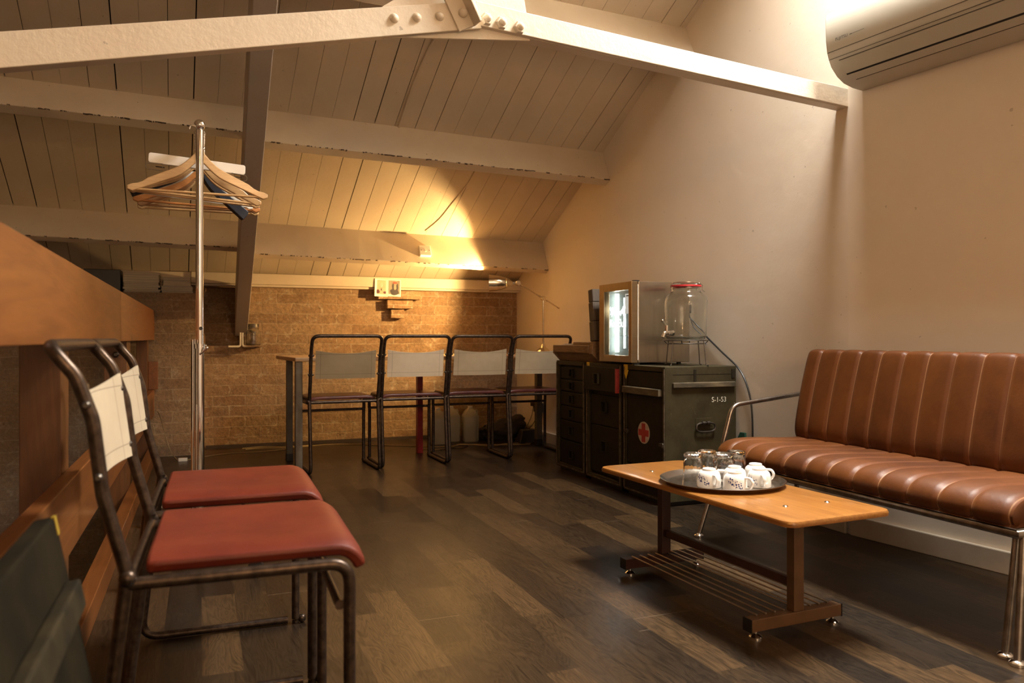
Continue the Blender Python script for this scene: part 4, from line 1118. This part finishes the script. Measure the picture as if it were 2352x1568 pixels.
hg = 'coat hangers on the chrome rack'
def rrect(hx, hy, r, n=6):
    p = []
    for (sx, sy, a0) in ((1,1,0),(-1,1,90),(-1,-1,180),(1,-1,270)):
        for k in range(n+1):
            a = R(a0+90*k/n); p.append((sx*(hx-r)+r*math.cos(a), sy*(hy-r)+r*math.sin(a)))
    return p
def hanger(y, rz, label, m, W=.222, drop=.142, bar_=True, kind='wood', tilt=0, dz=0):
    t = thing('coat_hanger', label, 'hanger', (-.006, y, 1.5265+dz), (0, R(tilt), rz), hg)
    # hook
    pts = []
    for k in range(0, 13):
        a = R(-30+k*20); pts.append((.0155*math.cos(a), 0, -.0155+.0155*math.sin(a)))
    pts = [(.0168*math.cos(R(a_)), 0, -.0125+.0165*math.sin(R(a_))) for a_ in range(-20, 201, 20)][::-1]
    pts = [(-.0155+.0,0,-.018)]*0 + [(p[0], 0, p[2]) for p in pts]
    pts.append((.012, 0, -.030)); pts.append((0,0,-.040)); pts.append((0,0,-.070))
    bm = NB(); tube(bm, pts, .0017, 8); obj('hook', bm, M_chrome, t, smooth=True)
    zt = -.062
    if kind == 'clip':
        zt -= drop
        bm = NB(); prism(bm, [(x, z+zt-.035) for x, z in rrect(.155, .017, .008, 4)], .012, Matrix(((1,0,0,0),(0,0,1,-.006),(0,1,0,0),(0,0,0,1)))); tube(bm, [(0,0,zt),(0,0,zt-.03)], .004, 8); obj('bar', bm, m, t, bev=.005)
        for s in (-1, 1):
            bm = NB()
            tube(bm, fillet([(s*.11,-.008,zt-.052),(s*.16,-.012,zt-.056),(s*.162,-.012,zt-.075),(s*.11,-.008,zt-.075)], .008, 4), .0015, 6, closed=True)
            for i in range(5): tube(bm, [(math.cos(a_)*.006+s*.125+i*.004, math.sin(a_)*.006, zt-.062) for a_ in [2*PI*j/10 for j in range(10)]], .001, 5, closed=True)
            obj('clip', bm, M_iron, t, smooth=True)
        return t
    top, bot = [], []
    N = 14
    for i in range(N+1):
        u = i/N; x = u*W
        zc = zt - .006 - drop*(1-math.exp(-2.0*u))/(1-math.exp(-2.0)) if kind != 'flat' else zt-.02-drop*u
        zc = zt - drop*(.25*math.sin(min(1,u/.35)*PI/2)+.75*u)
        hgt = .036*(1-.3*u) if kind == 'wood' else .022
        if kind == 'wide': hgt = .028+.016*u
        zu = zc
        if .78 < u < .86 and kind == 'wood': zu -= .005
        zl = zc-hgt
        if u > .93: zl = zc-hgt*.62
        if i == N: zl = zc - .012
        top.append((x, zu)); bot.append((x, zl))
    top[0] = (.010, zt+.004); bot[0] = (0, zt-.045 if kind != 'thin' else zt-.02)
    outl = [(-x, z) for x, z in top[::-1]] + top + [(x, z) for x, z in bot[::-1]] + [(-x, z) for x, z in bot[1:]]
    th = .011 if kind == 'wood' else (.03 if kind == 'wide' else .006)
    bm = NB(); prism(bm, outl, th, Matrix(((1,0,0,0),(0,0,1,-th/2),(0,1,0,0),(0,0,0,1))))
    obj('shoulders', bm, m, t, bev=.0028, smooth=False)
    if bar_:
        zb = bot[-2][1]+.008
        bm = NB(); tube(bm, [(-W*.9,0,zb),(W*.9,0,zb)], .0045 if kind == 'wood' else .003, 10); obj('trouser_bar', bm, m, t, smooth=True)
    return t
hanger(2.845, R(1), 'pale beech wooden hanger closest to the rack pole, topmost of the bunch', M_hwood)
hanger(2.885, R(3), 'white skirt hanger with wire clips sticking out above the wooden ones', M_white, kind='clip', tilt=3, dz=-.001, drop=.01)
hanger(2.925, R(6), 'second pale wooden hanger, its right tip just below the first one', M_hwood, tilt=2.5, W=.217)
hanger(2.965, R(7), 'third pale wooden hanger, pressed against the back of the second', M_hwood, tilt=3, W=.217)
hanger(3.015, R(11), 'dark navy velvet covered hanger with a broad drooping right arm', M_navy, W=.20, drop=.15, bar_=False, kind='wide', tilt=8)
hanger(3.06, R(10), 'white plastic hanger in the middle of the bunch', M_white, W=.20, drop=.135, kind='thin', tilt=3)
hanger(3.11, R(6), 'orange varnished wooden hanger with its curved tips low in the bunch', M_hwood2, W=.22, drop=.142, tilt=1)
hanger(3.155, R(3), 'brown wooden hanger at the back, second lowest of the bunch', M_hwood3, W=.212, drop=.145)
hanger(3.20, R(1), 'tan wooden hanger furthest back on the rack, lowest bar', M_hwood, W=.215, drop=.148)

# =================================================================== MAGAZINES on the brick pier
random.seed(5)
def mag(x0, w, z, h, col, label, grp, dep=.2, y=5.93, rz=0):
    t = thing('magazine', label, 'magazine', (x0+w/2, y, z), (0,0,R(rz)), grp)
    bm = NB(); box(bm, -w/2+.002, w/2-.002, .002, dep, .0015, h-.0012); obj('pages', bm, simple('page_edges', (.62,.55,.43), (.45,.39,.3), 160, .8, stretch=(.05,.05,1)), t)
    bm = NB(); box(bm, -w/2, w/2, 0, dep+.002, h-.0012, h); box(bm, -w/2, w/2, 0, dep+.002, 0, .0014); obj('cover', bm, simple('cover', col, tuple(c*.8 for c in col), 9, .4), t)
cols = [(.5,.47,.4),(.12,.1,.08),(.62,.56,.45),(.3,.27,.22),(.55,.5,.42),(.2,.12,.1),(.6,.55,.44),(.4,.36,.26),(.65,.6,.5),(.25,.22,.18)]
ords = ['bottom', 'second from bottom', 'third from bottom', 'fourth from bottom', 'fifth from bottom', 'sixth from bottom', 'seventh from bottom', 'third from top', 'second from top', 'topmost']
z = 1.1355; hs = [.008,.013,.012,.014,.009,.011,.016,.018,.015,.014]
for i, h in enumerate(hs):
    mag(-.497+random.uniform(-.006,.006), .225+random.uniform(-.006,.004), z, h, cols[i], '%s magazine of the left stack on the brick ledge' % ords[i], 'magazines in the left stack', rz=random.uniform(-1.5,1.5)); z += h+.0006
z = 1.1355; hs2 = [.014,.012,.014,.006,.036,.004,.016,.006]
ords2 = ['bottom wavy', 'second lowest', 'third lowest', 'thin fourth', 'thickest white-edged', 'thin sixth', 'second highest', 'topmost pale']
for i, h in enumerate(hs2):
    sh = .012*(i > 3)
    mag(-.262+sh+random.uniform(-.003,.003), (.205 if i < 4 else .178), z, h, cols[(i*3+1) % 10], '%s magazine of the right stack, next to the coat rack pole' % ords2[i], 'magazines in the right stack', rz=random.uniform(-1,1)); z += h+.0006
bm = NB(); box(bm, -.74, -.515, 5.93, 6.10, 1.1355, 1.288); o = obj('box_file', bm, M_black, bev=.003); tag(o, 'black box file standing left of the magazine stacks on the ledge', 'box file')

# =================================================================== PHOTO PRINTS
def photo(name, label, x0, x1, z0, z1, tilt, kind):
    t = thing(name, label, 'photograph', ((x0+x1)/2, 6.088, z0), (R(-3), R(tilt), 0), 'instant photo prints on the wall plate')
    w = x1-x0; h = z1-z0
    def B(u, v): return ((u-.5)*w, .006*(2*abs(u-.5))**2*(-1 if kind == 0 else .2), v*h)
    bm = NB(); sheet(bm, B, 8, 4, .0008); obj('print_border', bm, simple('print_paper', (.8,.74,.6), (.78,.72,.58), 5, .4), t)
    bg = simple('photo_ground', (.62,.42,.28), (.52,.34,.22), 20, .35) if kind == 0 else simple('photo_curtain', (.34,.29,.2), (.16,.13,.09), 160, .35, stretch=(1,1,.03))
    def P(x, z, r, m, sx=1, sz=1, n=20, y=-.0035):
        bm = NB(); pts = [(x+r*sx*math.cos(2*PI*i/n)*(1+.12*math.sin(5*i)), z+r*sz*math.sin(2*PI*i/n)) for i in range(n)]
        prism(bm, pts, .0003, Matrix(((1,0,0,0),(0,0,1,y),(0,1,0,0),(0,0,0,1)))); return bm
    bm = NB(); box(bm, -w*.42, w*.42, -.0032, -.0022, h*.14, h*.94); im = obj('picture', bm, bg, t)
    dk = simple('photo_dark', (.03,.02,.02), rough=.4); sk = simple('photo_skin', (.45,.3,.2), (.38,.25,.16), 60, .4); rd = simple('photo_red', (.45,.05,.03), rough=.4); pl = simple('photo_plum', (.12,.03,.04), (.06,.015,.02), 80, .4)
    if kind == 0:
        obj('printed_head', P(.002, h*.66, .012, simple('photo_pale', (.66,.55,.42), (.4,.3,.2), 200, .4), .9, 1.4), None, im, mats=[simple('photo_pale', (.66,.55,.42), (.4,.3,.2), 200, .4)])
        obj('printed_tie', P(.0, h*.40, .006, dk, .7, 1.8), dk, im); obj('printed_flowers', P(-.028, h*.28, .016, pl), pl, im); obj('printed_shirt', P(.03, h*.24, .013, pl, 1.2, .7), pl, im)
    else:
        obj('printed_jacket', P(.0, h*.27, .032, dk, 1.1, .85), dk, im); obj('printed_face', P(.004, h*.52, .011, sk, .9, 1.6, y=-.0042), sk, im)
        obj('printed_hair', P(-.012, h*.55, .009, dk, .8, 3.2, y=-.0046), dk, im); obj('printed_hair', P(.022, h*.56, .009, dk, .8, 3.0, y=-.0046), dk, im); obj('printed_headband', P(.004, h*.80, .016, rd, 1.2, .45, y=-.0050), rd, im)
photo('photo_print', 'instant photo of a dim pale figure, left of the pair above the corbel bricks', 1.266, 1.372, 1.148, 1.287, 2.5, 0)
photo('photo_print', 'instant photo of a dark haired person with a red headband, right of the pair', 1.373, 1.478, 1.150, 1.286, 1.5, 1)

# =================================================================== SMALL THINGS
SWX, SWY, SWZ = 1.522, 5.540, 1.450
o_ = thing('wall_switch', 'square white socket fixed to the face of the lowest beam, in the lamplight', 'switch', (SWX, SWY, SWZ), (R(-26.6),0,0))
bm = NB(); box(bm, -.042, .042, -.028, .0, -.042, .042); obj('plate', bm, M_white, o_, bev=.003)
bm = NB(); box(bm, -.006, .006, -.032, -.028, -.012, .012); obj('rocker', bm, M_white, o_, bev=.001)
for s in (-1, 1):
    bm = NB(); lathe(bm, [(0,0),(.004,0),(.003,.001),(0,.001)], 10, Matrix.Translation((s*.03,-.028,0)) @ Matrix.Rotation(R(90),4,'X')); obj('screw', bm, M_iron, o_)
# surface cable painted over on the ceiling
bm = NB()
def rp(x, y, off=.003): return V((x, y, roofz(y)))+NR*off
tube(bm, smoothpath([rp(1.535,5.56),rp(1.60,5.42),rp(1.64,5.25),rp(1.685,5.05),rp(1.70,4.90),rp(1.715,4.68)], 5), .0045, 8)
o = obj('ceiling_cable', bm, M_plank, smooth=True); tag(o, 'painted over cable on the lower boards above the white socket', 'cable')
bm = NB()
tube(bm, smoothpath([rp(1.105,4.60),rp(1.105,4.45),rp(1.115,4.2),rp(1.14,4.0),rp(1.175,3.85),rp(1.20,3.70)], 5), .007, 8)
o = obj('ceiling_cable', bm, M_plank, smooth=True); tag(o, 'painted over cable running down the upper ceiling boards to the middle beam', 'cable')

# glass jar on the iron shoe
jg = thing('glass_jar', 'small empty glass jar beside the rafter foot on the brick wall', 'jar', (.362, 6.14, .765))
prof = [(0,0),(.045,0),(.052,.008),(.053,.09),(.050,.105),(.038,.122),(.036,.128),(.038,.134),(.036,.158)]
bm = NB(); lathe(bm, prof+[(r-.0025 if r else 0, z+.003) for r, z in prof[::-1]], 32); obj('body', bm, M_glass, jg, smooth=True)
bm = NB(); lathe(bm, [(.037,.136),(.0395,.136),(.0395,.160),(.037,.160)], 32); obj('rim_wire', bm, M_iron, jg, smooth=True)
bm = NB(); box(bm, .31, .425, 6.07, 6.20, .755, .7645); o = obj('corbel_ledge', bm, M_brick, wb, bev=.002)

# water bottles under the table
def bottle(x, y, label, fill):
    t = thing('water_bottle', label, 'bottle', (x, y, 0), (0,0,R(random.uniform(-8,8))), 'milky plastic water bottles under the table')
    bm = NB(); pts = rrect(.062, .062, .02, 4)
    lay = [(.9,0),(1,.01),(1,.19),(.96,.205),(.6,.245),(.28,.262)]
    rings = [[bm.verts.new((a*s, b*s, z)) for a, b in pts] for s, z in lay]
    for A, B in zip(rings, rings[1:]):
        for k in range(len(A)): bm.faces.new((A[k],A[(k+1)%len(A)],B[(k+1)%len(A)],B[k]))
    bm.faces.new(rings[0][::-1]); bm.faces.new(rings[-1]); obj('body', bm, M_frost, t, smooth=True, bev=.004)
    bm = NB(); lathe(bm, [(0,.258),(.019,.258),(.019,.278),(0,.279)], 18); obj('cap', bm, M_white, t, smooth=True)
    bm = NB(); tube(bm, fillet([(.03,0,.235),(.055,0,.25),(.056,0,.205),(.05,0,.18)], .01, 3), .008, 8); obj('handle', bm, M_frost, t, smooth=True)
    return t
bottle(1.70, 5.80, 'milky plastic water bottle nearest the red table leg', .5)
bottle(1.845, 5.92, 'milky plastic water bottle in the middle of the three under the table', .9)
bottle(1.985, 5.86, 'rightmost milky plastic water bottle under the table', .9)
# black bag bundle
bm = NB()
bmesh.ops.create_icosphere(bm, subdivisions=4, radius=1)
random.seed(2)
from mathutils import noise as mn
for v in bm.verts:
    p = v.co.copy(); n = mn.noise(p*1.7)*.35+mn.noise(p*4)*.12
    v.co = V((p.x*.205, p.y*.11, (p.z*.085+.02*p.x)))*(1+n)
    v.co.z = max(v.co.z+.075+.04*max(0, p.x), .0)
o = obj('cloth_bag', bm, simple('black_cloth', (.03,.024,.02), (.014,.011,.009), 12, .85), smooth=True); o.location = (2.30, 5.91, 0); tag(o, 'crumpled black bag on the floor behind the chairs, right of the bottles', 'bag')
bm = NB(); hexa(bm, [(-.09,-.06,0),(.09,-.06,0),(.09,.06,0),(-.09,.06,0),(-.05,-.02,.10),(.09,-.02,.10),(.09,.05,.10),(-.05,.05,.10)])
o = obj('power_adapter', bm, M_black, bev=.006); o.location = (2.38, 5.62, 0); tag(o, 'black adapter box on the floor at the foot of the right wall', 'adapter')
wp = thing('wall_plug', 'black plug in the wall socket under the table with two thin leads', 'plug', (2.52, 5.66, .27))
bm = NB(); box(bm, -.008, 0, -.07, .07, -.045, .045); obj('socket_plate', bm, M_white, wp, bev=.002)
bm = NB(); box(bm, -.055, -.008, -.045, .045, -.04, .035); box(bm, -.05, -.008, .045, .12, .0, .05); obj('plug_body', bm, M_black, wp, bev=.006)
bm = NB(); tube(bm, smoothpath([V((-.04,-.01,-.04)),V((-.06,.03,-.13)),V((-.10,.08,-.2)),V((-.14,.12,-.262))],5), .0022, 6); tube(bm, smoothpath([V((-.03,.10,0)),V((-.05,.11,-.1)),V((-.13,.14,-.262))],5), .0022, 6); obj('leads', bm, M_black, wp, smooth=True)

# floor cables
def cable(pts, r, m, label):
    bm = NB(); tube(bm, smoothpath([V((p[0], p[1], p[2] if len(p) > 2 else r)) for p in pts], 6), r, 6); o = obj('floor_cable', bm, m, smooth=True); tag(o, label, 'cable')
cable([(-.13,5.60),(.03,5.76),(.20,5.86),(.38,5.85),(.55,5.90),(.75,6.02),(.95,6.05),(1.20,5.92),(1.45,5.75),(1.58,5.65),(1.70,5.62),(1.85,5.66),(1.98,5.62),(2.15,5.55),(2.35,5.50)], .003, M_cable, 'long beige cable trailing along the foot of the brick wall')
cable([(.28,6.08),(.42,6.12),(.60,6.05),(.78,6.08),(.60,6.00),(.40,6.05),(.30,6.02)], .0026, M_cable, 'loop of beige cable on the floor just left of the table leg')
cable([(1.50,5.55),(1.62,5.50),(1.75,5.58),(1.84,5.70),(1.93,5.64),(2.05,5.52),(2.2,5.60),(2.38,5.55)], .0028, M_cable, 'second beige cable tangled in front of the plastic bottles')
cable([(1.62,5.46),(1.72,5.56),(1.80,5.50),(1.88,5.60),(1.80,5.66),(1.70,5.60)], .0026, M_black, 'short tangled black cable by the plastic bottles')
cable([(-.27,5.60,.34),(-.26,5.72,.30),(-.24,5.80,.20),(-.20,5.78,.06),(-.15,5.66,.004),(-.13,5.60,.004)], .0028, M_cable, 'thin lead dropping from the balustrade to the white connector')
bm = NB(); box(bm, -.028, .028, -.014, .014, 0, .022); o = obj('cable_connector', bm, M_white, bev=.003); o.location = (-.115, 5.61, 0); tag(o, 'small white cable connector on the floor by the brick pier', 'connector')
bm = NB(); prism(bm, [(0,0),(.035,0),(.035,.10),(.0,.10),(-.03,.05)], .012, Matrix(((0,0,1,0),(-1,0,0,0),(0,1,0,0),(0,0,0,1)))); o = obj('green_folder', bm, M_tealgreen); o.location = (2.495, 3.175, .25); tag(o, 'dark teal corner of a folder poking out behind the red cross chest', 'folder')

# =================================================================== LIGHTS
def light(name, ty, loc, energy, color, **k):
    l = bpy.data.lights.new(name, ty); l.energy = energy; l.color = color
    for a, b in k.items(): setattr(l, a, b)
    o = bpy.data.objects.new(name, l); COL.objects.link(o); o.location = loc; return o
# daylight through the roof light
hy = (HY0+HY1)/2
o = light('roof_daylight', 'AREA', ((HX0+HX1)/2, hy, roofz(hy)+.10), 128, (1.0,.97,.91), shape='RECTANGLE', size=HX1-HX0, size_y=(HY1-HY0)*1.1)
o.rotation_euler = V((0,.447,.894)).to_track_quat('Z','Y').to_euler()
light('lamp_bulb', 'POINT', LAMP, 42, (1.0,.63,.24), shadow_soft_size=.012)
light('warm_fill_light', 'POINT', (.6,-2.7,2.4), 52, (1.0,.60,.29), shadow_soft_size=.16)  # unseen warm fill added behind the camera to lift the room
o = light('front_fill_panel', 'AREA', (.9,-3.25,2.0), 6, (1.0,.74,.48), shape='RECTANGLE', size=2.4, size_y=1.5); o.rotation_euler = (R(90),0,0)  # fill panel added to lift the shadows; the front wall has no window
light('fridge_light', 'POINT', (2.06+.13, 3.665-.02, .68+.30), .10, (.9,1.0,.97), shadow_soft_size=.03)
w = bpy.data.worlds.new('World'); scn.world = w; w.use_nodes = True
w.node_tree.nodes['Background'].inputs[0].default_value = (.6,.75,1,1); w.node_tree.nodes['Background'].inputs[1].default_value = .6

# =================================================================== CAMERA
cam = bpy.data.cameras.new('Camera'); co = bpy.data.objects.new('Camera', cam); COL.objects.link(co)
cam.sensor_width = 36; cam.lens = 1783/2352*36; cam.shift_y = -8/2352
co.location = (0,0,.82); co.rotation_euler = (R(90), 0, R(-21.8))
cam.dof.use_dof = True; cam.dof.focus_distance = 3.2; cam.dof.aperture_fstop = 4.0
cam.clip_start = .05
scn.camera = co
scn.view_settings.view_transform = 'Standard'; scn.view_settings.look = 'None'; scn.view_settings.gamma = 1; scn.view_settings.use_curve_mapping = False
scn.view_settings.exposure = 1.5
